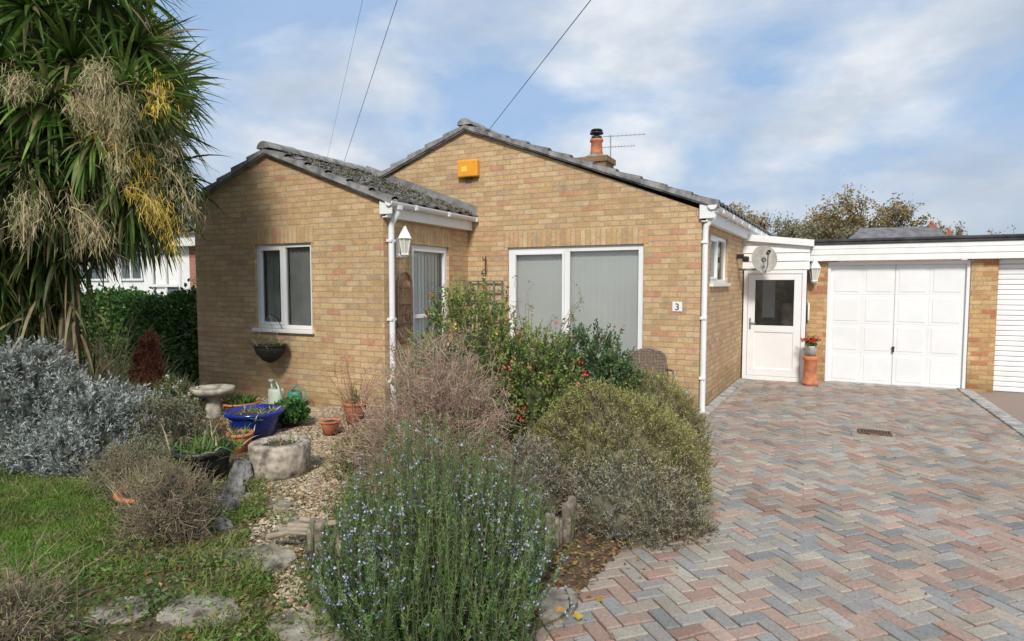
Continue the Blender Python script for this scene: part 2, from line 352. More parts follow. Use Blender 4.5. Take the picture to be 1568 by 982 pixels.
def ridge(name,a,b):
    a=np.array(a,float);b=np.array(b,float);n=max(2,int(np.linalg.norm(b-a)/.45)); V=[];F=[];s=12
    for i in range(n):
        p=a+(b-a)*i/n; q=a+(b-a)*((i+1)/n)+(b-a)/np.linalg.norm(b-a)*.02; base=len(V)
        for k,(pt,rr) in enumerate(((p,.105),(q,.115),(q,.08))):
            for j in range(s+1):
                t=math.pi*j/s; V.append((pt[0]+rr*1.15*math.cos(t),pt[1],pt[2]+rr*.95*math.sin(t)-.02))
        for k in range(2):
            for j in range(s): F.append((base+k*(s+1)+j,base+k*(s+1)+j+1,base+(k+1)*(s+1)+j+1,base+(k+1)*(s+1)+j))
        F.append(tuple(base+j for j in range(s+1)))
    mk(name,V,F,VERGE,house)
ridge('main_ridge_tiles',(-4.86,YF-.08,4.24),(-4.86,15.2,4.24)); ridge('wing_ridge_tiles',(-6.83,YW-.08,3.66),(-6.83,9.6,3.66))
n=300; s=rng.uniform(.05,1,n); yy=rng.uniform(YW+.1,YF-.05,n); P=np.stack([-6.83+2.15*s,yy,3.67-.82*s],1)
leaves('roof_moss',np.repeat(P,12,axis=0)+rng.normal(0,.02,(n*12,3))*[1,1,.5],rng.normal(size=(n*12,3)),.03,.025,pick([(.08,.08,.045),(.12,.115,.07),(.19,.18,.15)],n*12),TWIG,house)
boxes('lead_flashing',[(-6.2,-4.70,.003,.012,2.84,2.90)],CONC,house,front) if False else None
V=[(-6.83,YF-.006,3.66),(-4.68,YF-.006,2.85),(-4.68,YF-.006,2.97),(-6.83,YF-.006,3.78)]; mk('lead_flashing',V,[(0,1,2,3)],M('lead',(.24,.23,.22),.6,.3),house)
boxes('wing_fascia',[(YW-.03,YF-.01,.06,.085,2.60,2.775),(YW-.03,YF-.01,.004,.06,2.60,2.615),(YW-.05,YW-.032,-.02,.17,2.64,2.80)],WHITEP,house,wside,bevel=.003)
boxes('main_fascia',[(-.03,6.7,.06,.085,2.58,2.775),(-.03,6.7,.004,.06,2.58,2.595),(-.05,-.032,-.02,.17,2.62,2.80)],WHITEP,house,rside,bevel=.003)
def gutter(name,fr,a0,a1,n,z):
    s=10; V=[];F=[]
    for a,zz in ((a0,z),(a1,z)):
        for rr in (.058,.052):
            for j in range(s+1):
                t=math.pi+math.pi*j/s; V.append(fr.p(a,n+rr*math.cos(t),zz+rr*math.sin(t)))
    k=s+1
    for j in range(s):
        F+=[(j,j+1,2*k+j+1,2*k+j),(k+j,k+j+1,3*k+j+1,3*k+j)]
    F+=[(0,k,3*k,2*k),(s,k+s,3*k+s,2*k+s),tuple(range(k)),tuple(range(2*k,3*k))]
    mk(name,V,F,WHITE,house,smooth=False)
    L=[]; a=a0+.5
    while a<a1: L.append((a,a+.05,n-.062,n+.062,z-.064,z+.004)); a+=.8
    boxes(name+'_brackets',L,WHITE,house,fr,bevel=.004)
gutter('wing_gutter',wside,YW-.08,YF+.02,.146,2.79); gutter('main_gutter',rside,-.08,6.7,.146,2.785)
def downpipe(name,fr,a,n,ztop,x2,zb):
    p=[fr.p(a,n,ztop),fr.p(a,n,ztop-.10),fr.p(a,n-(n-x2)*.9,ztop-.22),fr.p(a,x2,ztop-.3),fr.p(a,x2,1.4),fr.p(a,x2,zb+.1),fr.p(a,x2,zb)]
    tubes(name,np.array(p),.038,WHITE,house,12)
    L=[(a-.05,a+.05,.002,.080,z,z+.035) for z in (2.3,1.3,.5)]+[(a-.045,a+.045,n-.05,n+.05,ztop-.06,ztop+.01)]
    boxes(name+'_clips',L,WHITE,house,fr,bevel=.004)
downpipe('wing_downpipe',wside,YW+.10,.146,2.76,.045,.15); downpipe('main_downpipe',rside,.03,.146,2.755,.045,.03)
boxes('corner_plinth',[(-.05,3.4,.003,.14,0.0,.06)],CONC,house,rside,bevel=.01)
ch=E('brick_chimney'); ch.parent=house
cx,cy=-4.4,13.25
boxes('stack',[(cx-.31,cx+.31,cy-.3,cy+.3,3.6,4.46)],BRICKD,ch)
boxes('corbel',[(cx-.35,cx+.35,cy-.34,cy+.34,4.46,4.58)],BRICKD,ch)
lathe('flaunching',[(.30,0),(.25,.05),(.14,.10)],(cx,cy,4.58),VERGE,ch)
lathe('chimney_pot',[(.15,0),(.135,.1),(.12,.3),(.15,.32),(.15,.37),(.12,.38)],(cx,cy,4.64),TERRA,ch)
lathe('cowl',[(.12,0),(.12,.06),(.05,.07),(.05,.11),(.15,.12),(.15,.15),(.09,.16),(.09,.18),(.14,.19),(.11,.22),(.03,.24)],(cx,cy,5.01),BLACK,ch)
ae=E('tv_aerial')
rod('mast',(cx+.25,cy+.25,4.3),(cx+.25,cy+.25,5.14),.012,METAL,ae)
for z,l in ((5.12,.95),(4.88,.7)):
    x0=cx+.05; rod('boom',(x0,cy+.25,z),(x0+l,cy+.25+l*.2,z),.008,METAL,ae)
    for i in range(9):
        x=x0+.15+i*l/10; rod('element',(x,cy+.25+(x-x0)*.2,z-.03),(x,cy+.25+(x-x0)*.2,z+.03),.004,METAL,ae,5)
al=E('burglar_alarm_box'); OR=M('orange_plastic',(.85,.36,.03),.45,.08)
boxes('case',[(-4.98,-4.62,.003,.09,3.42,3.68)],OR,al,front,bevel=.02); boxes('label',[(-4.90,-4.80,.091,.093,3.5,3.58)],M('yellow_label',(.9,.6,.1),.5,.05),al,front)
boxes('lens',[(-4.86,-4.74,.02,.07,3.395,3.418)],BLACK,al,front)
sg=E('house_number_sign'); boxes('plaque',[(-1.66,-1.53,.003,.015,1.40,1.53)],WHITE,sg,front,bevel=.004)
tc=bpy.data.curves.new('numeral','FONT'); tc.body='3'; tc.size=.13; tc.extrude=.002; tc.align_x='CENTER'; to=bpy.data.objects.new('numeral',tc); link(to,sg); to.location=(-1.595,YF-.018,1.42); to.rotation_euler=(R(90),0,0); tc.materials.append(BLACK)
def lantern(fr,a,z,s=1.):
    e=E('wall_lantern'); 
    boxes('backplate',[(a-.04*s,a+.04*s,.003,.02,z-.12*s,z+.1*s)],WHITE,e,fr,bevel=.006)
    tubes('arm',np.array([fr.p(a,.02,z-.08*s),fr.p(a,.08*s,z-.14*s),fr.p(a,.11*s,z-.08*s)]),.01,WHITE,e,8)
    c=fr.p(a,.11*s,z)
    lathe('glass_body',[(.035*s,-.08*s),(.065*s,.09*s)],c,M('lamp_glass',(.62,.60,.50),.2,.05),e,6,smooth=False)
    lathe('cap',[(.085*s,.09*s),(.06*s,.14*s),(.03*s,.19*s),(.012*s,.23*s)],c,WHITE,e,6,smooth=False)
    lathe('base',[(.02*s,-.12*s),(.05*s,-.09*s),(.045*s,-.08*s)],c,WHITE,e,6,smooth=False)
    for k in range(6):
        t=2*math.pi*k/6; tubes('rib',np.array([(c[0]+.037*s*math.cos(t),c[1]+.037*s*math.sin(t),z-.08*s),(c[0]+.068*s*math.cos(t),c[1]+.068*s*math.sin(t),z+.09*s)]),.006*s,WHITE,e,5)
lantern(wside,6.45,2.25,1.15)
hb=E('hanging_basket_bracket'); x=-4.42
tubes('arm',np.array([(x-.1,YF-.01,2.18),(x-.02,YF-.15,2.16),(x+.02,YF-.3,2.12),(x+.02,YF-.32,2.17)]),.008,RUST,hb); tubes('brace',np.array([(x-.1,YF-.01,1.92),(x-.06,YF-.1,2.0),(x-.03,YF-.14,2.14)]),.007,RUST,hb); rod('post',(x-.1,YF-.01,1.9),(x-.1,YF-.01,2.2),.009,RUST,hb)
tr=E('garden_trellis'); L=[]
for i in range(5): L.append((-4.79+i*.14,-4.767+i*.14,.03,.045,.5,1.82))
for i in range(9): L.append((-4.81,-4.19,.046,.06,.6+i*.15,.622+i*.15))
boxes('lattice',L,WOODG,tr,front)
orn=E('arched_wall_ornament'); Pp=[]
for s in np.linspace(0,1,24):
    if s<.3: q=(6.42,.03,1.0+s/.3*.72)
    elif s>.7: q=(6.72,.03,1.72-(s-.7)/.3*.72)
    else:
        t=math.pi*(1-(s-.3)/.4); q=(6.57+.15*math.cos(t),.03,1.72+.2*math.sin(t))
    Pp.append(wside.p(*q))
tubes('arch',np.array(Pp),.016,RUST,orn,6)
for i,a in enumerate((6.48,6.53,6.57,6.61,6.66)): rod('bar',wside.p(a,.03,1.0),wside.p(a,.03,1.84-abs(i-2)*.04),.006,RUST,orn,5)
for z in (1.0,1.25,1.5,1.72): rod('rail',wside.p(6.42,.03,z),wside.p(6.72,.03,z),.008,RUST,orn,5)
th=np.linspace(0,4*np.pi,40); tubes('scroll',np.array([wside.p(6.57+.02*t/2*math.cos(t)*.5,.045,1.4+.02*t/2*math.sin(t)*.8) for t in th]),.006,RUST,orn,5)
sd=E('satellite_dish'); c=np.array(rside.p(3.05,.42,2.20)); ax=unit(np.array([.25,-.9,.30])); uu=unit(np.cross(ax,[0,0,1])); vv=np.cross(uu,ax)
V=[c-ax*.06];F=[]
for i in range(1,7):
    for j in range(28):
        t=2*math.pi*j/28; r=i/6; V.append(c+(uu*.21*math.cos(t)+vv*.25*math.sin(t))*r+ax*(.06*r*r-.06))
for j in range(28): F.append((0,1+j,1+(j+1)%28))
for i in range(5):
    for j in range(28): F.append((1+i*28+j,1+i*28+(j+1)%28,1+(i+1)*28+(j+1)%28,1+(i+1)*28+j))
mk('reflector',V,F,M('dish_grey',(.40,.37,.32),.6,.2),sd,True)
tubes('feed_arm',np.array([c-vv*.25,c-vv*.2+ax*.2,c+ax*.3]),.012,METAL,sd,6); rod('lnb',c+ax*.26,c+ax*.36,.03,BLACK,sd,8)
tubes('wall_arm',np.array([rside.p(3.05,.0,2.02),rside.p(3.05,.25,2.02),rside.p(3.05,.42,2.06),c-ax*.06]),.018,METAL,sd,8)
sl=E('security_light'); boxes('bracket',[(2.8,2.86,.003,.12,2.2,2.28)],BLACK,sl,rside,bevel=.01); boxes('sensor',[(2.76,2.9,.1,.2,2.15,2.24)],BLACK,sl,rside,bevel=.02)
# ---------------------------------------------------------------- LOBBY + GARAGES
lob=E('entrance_lobby'); lf=Fr((0,11.8),(1,0),(0,-1)); x0,x1=-1.09,-.06
L=[(x0,x0+.07,-.07,0,.02,2.02),(x1-.07,x1,-.07,0,.02,2.02),(x0+.07,x1-.07,-.07,0,1.95,2.02),(x0+.07,x1-.07,-.07,0,.02,.10)]
boxes('door_frame',L,WHITE,lob,lf,bevel=.006)
a,b=x0+.075,x1-.075
boxes('door_leaf',[(a,a+.12,-.055,-.012,.105,1.945),(b-.12,b,-.055,-.012,.105,1.945),(a+.12,b-.12,-.055,-.012,1.84,1.945),(a+.12,b-.12,-.055,-.012,.90,1.02),(a+.12,b-.12,-.055,-.012,.105,.24)],WHITE,lob,lf,bevel=.006)
boxes('door_panel',[(a+.12,b-.12,-.05,-.028,.24,.90)],WHITE,lob,lf)
mk('door_glass',[lf.p(a+.12,-.035,1.02),lf.p(b-.12,-.035,1.02),lf.p(b-.12,-.035,1.84),lf.p(a+.12,-.035,1.84)],[(0,1,2,3)],GLASS,lob)
boxes('door_handle',[(a+.03,a+.06,-.012,.0,.95,1.15),(a+.035,a+.14,.0,.02,1.05,1.072)],METAL,lob,lf,bevel=.004)
boxes('interior',[(-1.1,.0,-1.3,-1.25,0,2.3)],M('lobby_inner',(.42,.38,.32),.8,.3),lob,lf)
boxes('inner_window_light',[(-.85,-.62,-1.24,-1.23,1.1,1.9)],WHITE,lob,lf)
boxes('inner_shelf',[(-.50,-.25,-1.2,-1.0,.1,1.4)],M('inner_shelf',(.16,.13,.10),.8,.3),lob,lf)
V=[];F=[]
zt=lambda x:2.66-(x+1.1)*.12
for i in range(4):
    z0=2.025+i*.15; z1=2.025+(i+1)*.15-.004
    b_=len(V); n=.012
    V+=[lf.p(-1.12,n,z0),lf.p(-.02,n,z0),lf.p(-.02,n-.016,min(z1,zt(-.02))),lf.p(-1.12,n-.016,z1)]; F.append((b_,b_+1,b_+2,b_+3))
mk('cladding',V,F,WHITEP,lob)
mk('roof_fascia',[(-1.16,11.72,2.56),(.04,11.72,2.42),(.04,11.72,2.53),(-1.16,11.72,2.68),(-1.16,14,2.56),(.04,14,2.42),(.04,14,2.53),(-1.16,14,2.68)],[(0,1,2,3),(0,4,5,1),(1,5,6,2),(3,2,6,7),(0,3,7,4),(4,7,6,5)],WHITEP,lob)
gar=E('garage'); gf=Fr((0,12.1),(1,0),(0,-1))
boxes('pillar_left',[(-.05,.27,-.3,0,0,2.18)],BRICKO,gar,gf); boxes('pillar_right',[(2.33,2.68,-.3,0,0,2.18)],BRICKO,gar,gf)
boxes('side_walls',[(-.05,-.02,-5,-.3,0,2.2),(4.85,5.2,-5,0,0,2.18)],BRICKO,gar,gf)
boxes('fascia',[(-.10,9,.10,.125,2.17,2.27),(-.10,9,.10,.132,2.275,2.37),(-.10,9,.10,.125,2.375,2.45)],WHITEP,gar,gf,bevel=.004)
boxes('soffit',[(-.06,9,-.1,.099,2.185,2.20)],WHITEP,gar,gf)
boxes('flat_roof',[(-.10,9,-6,.15,2.452,2.52)],FELT,gar,gf,bevel=.01)
boxes('roof_edge_trim',[(-.08,9,.12,.17,2.50,2.545)],FELT,gar,gf,bevel=.01)
boxes('door_surround',[(.272,.32,-.12,-.02,0.01,2.16),(2.28,2.328,-.12,-.02,.01,2.16),(.32,2.28,-.12,-.02,2.10,2.16)],WHITE,gar,gf,bevel=.004)
boxes('door_back_skin',[(.32,2.28,-.11,-.0705,.03,2.10)],WHITE,gar,gf)
L=[];
xs=np.linspace(.33,2.27,5)
zs=[.04,.56,1.07,1.58,2.09]
for i in range(4):
    for j in range(4):
        L.append((xs[i]+.003,xs[i+1]-.003,-.08,-.066,zs[j]+.003,zs[j+1]-.003)); L.append((xs[i]+.055,xs[i+1]-.055,-.066,-.060,zs[j]+.055,zs[j+1]-.055))
boxes('up_and_over_door',L,WHITE,gar,gf,bevel=.004)
boxes('door_centre_join',[(1.297,1.303,-.066,-.058,.04,2.09)],M('seam_grey',(.5,.5,.5),.5,.05),gar,gf)
boxes('garage_handle',[(1.28,1.32,-.05,-.03,.66,.70),(1.285,1.315,-.03,-.02,.60,.68)],BLACK,gar,gf,bevel=.004)
L=[]
for i in range(26): L.append((2.70,4.83,-.10,-.085+.004*(i%2),.04+i*.082,.04+i*.082+.074))
boxes('neighbour_ribbed_door',L,WHITE,gar,gf,bevel=.008)
boxes('neighbour_door_back',[(2.70,4.83,-.13,-.105,.02,2.17)],M('shadow_grey',(.4,.4,.4),.6,.05),gar,gf)
boxes('garage_threshold',[(.27,2.33,-.12,.10,0,.035)],CONC,gar,gf,bevel=.006)
lantern(gf,.06,1.93,1.25)
gh=E('wall_grab_handle'); tubes('rail',np.array([gf.p(-.02,.0,1.42),gf.p(-.02,.06,1.42),gf.p(-.02,.06,1.12),gf.p(-.02,0,1.12)]),.018,WHITE,gh,8)
pt=E('terracotta_planter_with_flowers'); x,y=S(.496,10.35)
lathe('tall_pot',[(.13,0),(.13,.06),(.105,.08),(.10,.42),(.12,.44),(.12,.50),(.10,.51),(.09,.45)],(x,y,.03),TERRA,pt)
lathe('white_pot',[(.07,0),(.10,.17),(.105,.19),(.09,.19),(.085,.15)],(x,y,.52),M('grey_glaze',(.5,.5,.5),.4,.1),pt)
P=np.array([x,y,.74])+rng.normal(0,.045,(160,3)); leaves('leaves',P,rng.normal(size=P.shape)+[0,0,.6],.06,.035,pick([(.05,.14,.03),(.08,.18,.04)],160),LEAF,pt)
P=np.array([x,y,.81])+rng.normal(0,.045,(90,3))*[1.3,1.3,.5]; leaves('petals',P,rng.normal(size=P.shape),.045,.04,pick([(.6,.02,.03),(.7,.05,.06)],90),PETAL,pt)
# ---------------------------------------------------------------- GROUND
gm,nt,b=newmat('ground_grass'); co=objco(nt)
c=ramp(nt,noise(nt,co,.4,8,.7),[(.3,(.10,.11,.07)),(.5,(.17,.17,.12)),(.7,(.22,.21,.16))]); nt.links.new(c,b.inputs['Base Color']); b.inputs['Roughness'].default_value=1; bump(nt,noise(nt,co,20,5),b,.03)
mk('ground',[(-600,-600,-.02),(600,-600,-.02),(600,900,-.02),(-600,900,-.02)],[(0,1,2,3)],gm)
def xb(y): return np.interp(y,[-4,1,2.2,3,4,5.5,7,8.3],[-1.5,-1.35,-1.22,-1.10,-1.0,-.98,-1.12,-1.31])
sand,nt,b=newmat('joint_sand'); co=objco(nt); nt.links.new(ramp(nt,noise(nt,co,5,6,.7),[(.35,(.07,.06,.045)),(.55,(.14,.125,.095)),(.72,(.07,.085,.04))]),b.inputs['Base Color']); b.inputs['Roughness'].default_value=1; bump(nt,noise(nt,co,90,3),b,.005)
drv=E('block_paved_driveway')
mk('sand_bed',[(-2,-5,.006),(2.3,-5,.006),(2.3,12.2,.006),(-2,12.2,.006)],[(0,1,2,3)],sand,drv)
W_=.095
rngi=190
aa,bb=np.meshgrid(np.arange(-rngi,rngi),np.arange(-rngi,rngi),indexing='ij'); k=(aa-bb)%4
H=np.stack([aa[k==0]+1.,bb[k==0]+.5],1); Vv=np.stack([aa[k==3]+.5,bb[k==3]+1.],1)
C0=np.concatenate([H,Vv])*W_; ori=np.concatenate([np.zeros(len(H)),np.ones(len(Vv))])
c45=math.cos(R(45)); 
def rot(p): return np.stack([p[:,0]*c45-p[:,1]*c45,p[:,0]*c45+p[:,1]*c45],1)
Cw=rot(C0)+np.array([0,4.]); ok=(Cw[:,0]>-1.9)&(Cw[:,0]<2.24)&(Cw[:,1]>-3)&(Cw[:,1]<12.15); C0=C0[ok]; ori=ori[ok]; Cw=Cw[ok]; n=len(C0)
hx=np.where(ori==0,W_,W_/2)-.0042; hy=np.where(ori==0,W_/2,W_)-.0042
ch_=.006; tilt=rng.normal(0,.004,(n,2)); zj=rng.normal(0,.0018,n)
VV=[]
rz=rng.normal(0,.012,n)
for (ins,z) in ((0,.006),(0,.026),(ch_,.032)):
    for sx,sy in ((-1,-1),(1,-1),(1,1),(-1,1)):
        px=sx*(hx-ins); py=sy*(hy-ins); qx=px*np.cos(rz)-py*np.sin(rz); qy=px*np.sin(rz)+py*np.cos(rz)
        p=rot(np.stack([C0[:,0]+qx,C0[:,1]+qy],1))+[0,4.]; VV.append(np.column_stack([p,z+zj+(tilt[:,0]*sx+tilt[:,1]*sy)*.5+.004*np.sin(p[:,0]*2.1)*np.sin(p[:,1]*1.3)]))
VV=np.stack(VV,1).reshape(-1,3); fb=[(8,9,10,11)]+[(i,(i+1)%4,4+(i+1)%4,4+i) for i in range(4)]+[(4+i,4+(i+1)%4,8+(i+1)%4,8+i) for i in range(4)]
FF=(np.arange(n)[:,None,None]*12+np.array(fb)[None]).reshape(-1,4)
pc=pick([(.42,.295,.24),(.39,.255,.205),(.35,.33,.31),(.29,.285,.275),(.42,.375,.31),(.40,.335,.27),(.44,.32,.26),(.37,.34,.31),(.43,.36,.29)],n)*rng.uniform(.82,1.12,(n,1))
pav,nt,b=newmat('paving_block'); at=N(nt,'ShaderNodeAttribute'); at.attribute_name='Col'; co=objco(nt)
c=mix(nt,1.,at.outputs['Color'],ramp(nt,noise(nt,co,60,6,.8),[(.3,(.60,.60,.60)),(.7,(1.22,1.22,1.22))]),'MULTIPLY')
c=mix(nt,1.,c,ramp(nt,noise(nt,co,1.1,5,.6),[(.32,(.80,.79,.77)),(.66,(1.1,1.1,1.1))]),'MULTIPLY')
c=mix(nt,ramp(nt,noise(nt,co,4.3,7,.75),[(.52,0.),(.75,.6)]),c,(.25,.235,.20))
nt.links.new(c,b.inputs['Base Color']); b.inputs['Roughness'].default_value=.85; b.inputs['Specular IOR Level'].default_value=.25; bump(nt,noise(nt,co,140,5),b,.003)
npmesh('paving_blocks',VV,FF,pav,drv,np.repeat(pc,12,axis=0))
kb=E('driveway_kerb'); L=[]
y=-3.
while y<11.9: L.append((2.22,2.40,y,y+.905,0,.055)); y+=.915
boxes('kerb_stones',L,CONC,kb,bevel=.012)
nd,nt,b=newmat('tarmac'); co=objco(nt); nt.links.new(ramp(nt,noise(nt,co,60,5,.7),[(.3,(.20,.15,.12)),(.7,(.36,.28,.23))]),b.inputs['Base Color']); b.inputs['Roughness'].default_value=.95
mk('neighbour_driveway',[(2.38,-5,.02),(9,-5,.02),(9,12.2,.02),(2.38,12.2,.02)],[(0,1,2,3)],nd)
dr=E('drain_cover'); x,y=.72,8.15
boxes('frame',[(x-.17,x+.17,y-.10,y-.08,.03,.046),(x-.17,x+.17,y+.08,y+.10,.03,.046),(x-.17,x-.15,y-.08,y+.08,.03,.046),(x+.15,x+.17,y-.08,y+.08,.03,.046)],RUST,dr)
boxes('bars',[(x-.15+i*.03,x-.135+i*.03,y-.08,y+.08,.034,.043) for i in range(10)],RUST,dr); boxes('pit',[(x-.15,x+.15,y-.08,y+.08,.03,.037)],DARK,dr)
# garden bed terrain
ny,nx=260,420
ys=np.linspace(-3,9.5,ny); 
t=np.linspace(0,1,nx)**.8
Y,T=np.meshgrid(ys,t,indexing='ij'); XB=xb(Y); X=-16+(XB+16)*T
def stepf(x,y): return 1-.55*np.clip((x+1.44)/.05,0,1)*np.clip((4.4-y)/.3,0,1)
def gh_(x,y): return (GZ+.018*np.sin(2.1*x+1)*np.sin(1.7*y)+.012*np.sin(5.3*x+2*y)+.008*np.sin(9*x-7*y))*stepf(x,y)
Z=gh_(X,Y)+rng.normal(0,.006,X.shape); Z[:,-3:]*=np.array([.8,.5,0.])
UCX,UCY=[2.5,3.3,3.7,4.3,5.8,8],[-.36,-.38,-.40,-.355,-.335,-.36]
Dd=X*FW[0]+Y*FW[1]; Uu=(X*RT[0]+Y*RT[1])/np.maximum(Dd,.3)
uc=np.interp(Dd,UCX,UCY); HX,HY=[2.5,3.3,3.9,4.5,5.8,7,8],[.06,.08,.22,.30,.40,.75,.9]; hw=np.interp(Dd,HX,HY)
nz=lambda s,p:(np.sin(s*X+p)*np.sin(s*1.1*Y+2*p)+np.sin(s*2.3*X+s*Y+p))*.5
grav=np.clip((hw+.10*nz(6,1)-np.abs(Uu-uc)*Dd)/.12,0,1)
def lawnmask(x,y):
    d=x*FW[0]+y*FW[1]; u=(x*RT[0]+y*RT[1])/np.maximum(d,.3)
    lim=np.interp(d,[1.5,2.6,3.2,4,5,5.5],[-.90,-.80,-.71,-.655,-.64,-.66])
    return np.clip((lim-u)*d/.14+.10*np.sin(7*x+5*y)+.1*np.sin(13*x-9*y),0,1)*np.clip((5.45-d)/.15,0,1)
lawn=lawnmask(X,Y)
soil=np.array([.14,.105,.07]); colr=np.tile(soil,(*X.shape,1))*(1+.25*nz(9,3))[...,None]
moss=np.clip(.6+nz(4,5),0,1)*np.clip((4.9-Dd)/.8,0,1)*np.clip((-1.44-X)/.1,0,1)
colr=colr*(1-moss[...,None]*.75)+np.array([.12,.15,.045])*moss[...,None]*.75
colr=colr*(1-grav[...,None])+np.array([.33,.26,.18])*grav[...,None]
colr=colr*(1-lawn[...,None])+np.array([.08,.14,.03])*lawn[...,None]
gb,nt,b=newmat('garden_soil'); at=N(nt,'ShaderNodeAttribute'); at.attribute_name='Col'; co=objco(nt)
c=mix(nt,1.,at.outputs['Color'],ramp(nt,noise(nt,co,25,7,.75),[(.3,(.45,.45,.45)),(.7,(1.4,1.4,1.35))]),'MULTIPLY'); nt.links.new(c,b.inputs['Base Color']); b.inputs['Roughness'].default_value=1; b.inputs['Specular IOR Level'].default_value=.1
bump(nt,noise(nt,co,45,6,.7),b,.02,1)
F=(np.arange(ny-1)[:,None]*nx+np.arange(nx-1)[None]); F=np.stack([F,F+1,F+nx+1,F+nx],-1).reshape(-1,4)
npmesh('garden_bed',np.stack([X,Y,Z],-1).reshape(-1,3),F,gb,None,colr.reshape(-1,3))
def scatter(n,u0,u1,d0,d1):
    d=np.sqrt(rng.uniform(d0**2,d1**2,n)); u=rng.uniform(u0,u1,n)
    p=d[:,None]*(FW[None]+u[:,None]*RT[None]); return p[:,0],p[:,1],u,d
x,y,u,d=scatter(46000,-.52,-.18,2.6,8.6); ucx=np.interp(d,UCX,UCY); hwx=np.interp(d,HX,HY)
ok=(np.abs(u-ucx)*d<hwx*rng.uniform(.5,1.3,len(u)))&(y<YW-.02)&((np.sin(4*x)*np.sin(5*y+1)+rng.normal(0,.4,len(x)))<.75); x,y=x[ok],y[ok]; n=len(x)
oc=np.array([(1,0,0),(0,1,0),(-1,0,0),(0,-1,0),(.2,.1,.7),(-.1,0,-.5)]); s=rng.uniform(.006,.018,n); an=rng.uniform(0,6.28,n); el=rng.uniform(.6,1.3,(n,1,1))
q=oc[None]*s[:,None,None]; q=q*np.concatenate([el,1/el,np.ones_like(el)*.9],2)+rng.normal(0,.0012,(n,6,3)); qx=q[...,0]*np.cos(an)[:,None]-q[...,1]*np.sin(an)[:,None]; qy=q[...,0]*np.sin(an)[:,None]+q[...,1]*np.cos(an)[:,None]
V=np.stack([qx+x[:,None],qy+y[:,None],q[...,2]+(gh_(x,y)+.008)[:,None]],-1).reshape(-1,3)
ff=np.array([(0,1,4),(1,2,4),(2,3,4),(3,0,4),(1,0,5),(2,1,5),(3,2,5),(0,3,5)]); F=(np.arange(n)[:,None,None]*6+ff).reshape(-1,3)
npmesh('gravel_path',V,F,TWIG,None,np.repeat(pick([(.36,.28,.19),(.42,.35,.26),(.28,.21,.14),(.25,.21,.16),(.46,.40,.32),(.32,.22,.14)],n)*rng.uniform(.8,1.1,(n,1)),6,axis=0))
x,y,u,d=scatter(100000,-1.0,-.52,2.0,5.6); ok=lawnmask(x,y)>rng.uniform(.1,.9,len(x)); x,y=x[ok],y[ok]; n=len(x)
blades('lawn',np.stack([x,y,gh_(x,y)-.005],1),rng.normal(0,.45,(n,3))*[1,1,0]+[0,0,1],rng.uniform(.02,.055,n),.005,pick([(.09,.19,.02),(.12,.24,.03),(.16,.26,.05),(.22,.22,.08)],n)*(.8+.25*np.sin(3*x+2)*np.sin(4*y))[:,None],.9,3)
def pathfree(u,d,x,k=.12): 
    ucx=np.interp(d,UCX,UCY); return (np.abs(u-ucx)*d>np.interp(d,HX,HY))|(rng.random(len(x))<k)
x,y,u,d=scatter(110000,-.90,.06,2.0,5.2); cl=np.sin(5*x+1)*np.sin(4.3*y)+np.sin(9*x-6*y+2)*.7; ok=(cl>.0)&(x<-1.45)&pathfree(u,d,x)&(y<YW); x,y=x[ok],y[ok]; n=len(x)
blades('weeds',np.stack([x,y,gh_(x,y)-.005],1),rng.normal(0,.7,(n,3))*[1,1,0]+[0,0,1],rng.uniform(.03,.10,n),.006,pick([(.10,.18,.03),(.15,.23,.05),(.20,.22,.07),(.26,.21,.11)],n),.9,3)
cn=230; x,y,u,d=scatter(cn,-.80,-.02,2.3,5.4); ok=(x<-1.5)&pathfree(u,d,x,.12)&(lawnmask(x,y)<.3); x,y=x[ok],y[ok]; cn=len(x); k=70
P=np.repeat(np.stack([x,y,gh_(x,y)],1),k,axis=0)+rng.normal(0,1,(cn*k,3))*np.repeat(rng.uniform(.04,.12,cn),k)[:,None]*[1,1,.0]; P[:,2]+=np.abs(rng.normal(0,.03,len(P)))
leaves('ground_cover',P,rng.normal(0,1,P.shape)*[1,1,.4]+[0,0,.4],rng.uniform(.015,.04,len(P)),.016,np.repeat(pick([(.10,.19,.04),(.16,.22,.06),(.07,.13,.04),(.20,.17,.09),(.16,.18,.12)],cn),k,axis=0)*rng.uniform(.7,1.2,(len(P),1)))
def litter(name,n,u0,u1,d0,d1,zf,cond,cols,s=(.02,.05)):
    x,y,u,d=scatter(n,u0,u1,d0,d1); ok=cond(x,y); x,y=x[ok],y[ok]; n=len(x)
    D=rng.normal(size=(n,3))*[1,1,.25]; leaves(name,np.stack([x,y,zf(x,y)],1),D,rng.uniform(*s,n),rng.uniform(.012,.03,n),pick(cols,n),LEAF)
lc=[(.26,.16,.08),(.20,.12,.06),(.34,.21,.10),(.40,.28,.08),(.14,.09,.05),(.30,.13,.06),(.24,.19,.12)]
litter('leaf_litter',11000,-.9,.20,2.2,7.5,lambda x,y:gh_(x,y)+.012,lambda x,y:(x<xb(y)-.02)&(y<YW)&(lawnmask(x,y)<.5),lc)
litter('leaf_litter',2600,-.1,.25,2.4,4.8,lambda x,y:gh_(x,y)+.014,lambda x,y:(x<xb(y)-.01)&(x>-1.5),lc)
litter('fallen_leaves',900,-.1,.45,2.5,7.,lambda x,y:np.full(len(x),.042),lambda x,y:(x>xb(y)+.02)&(x<xb(y)+.35*rng.random(len(x))+.05),lc)
litter('fallen_leaves',150,-.05,.9,2.5,11,lambda x,y:np.full(len(x),.042),lambda x,y:(x>xb(y)+.1)&(x<2.2)&(y<11.5),lc,(.015,.035))
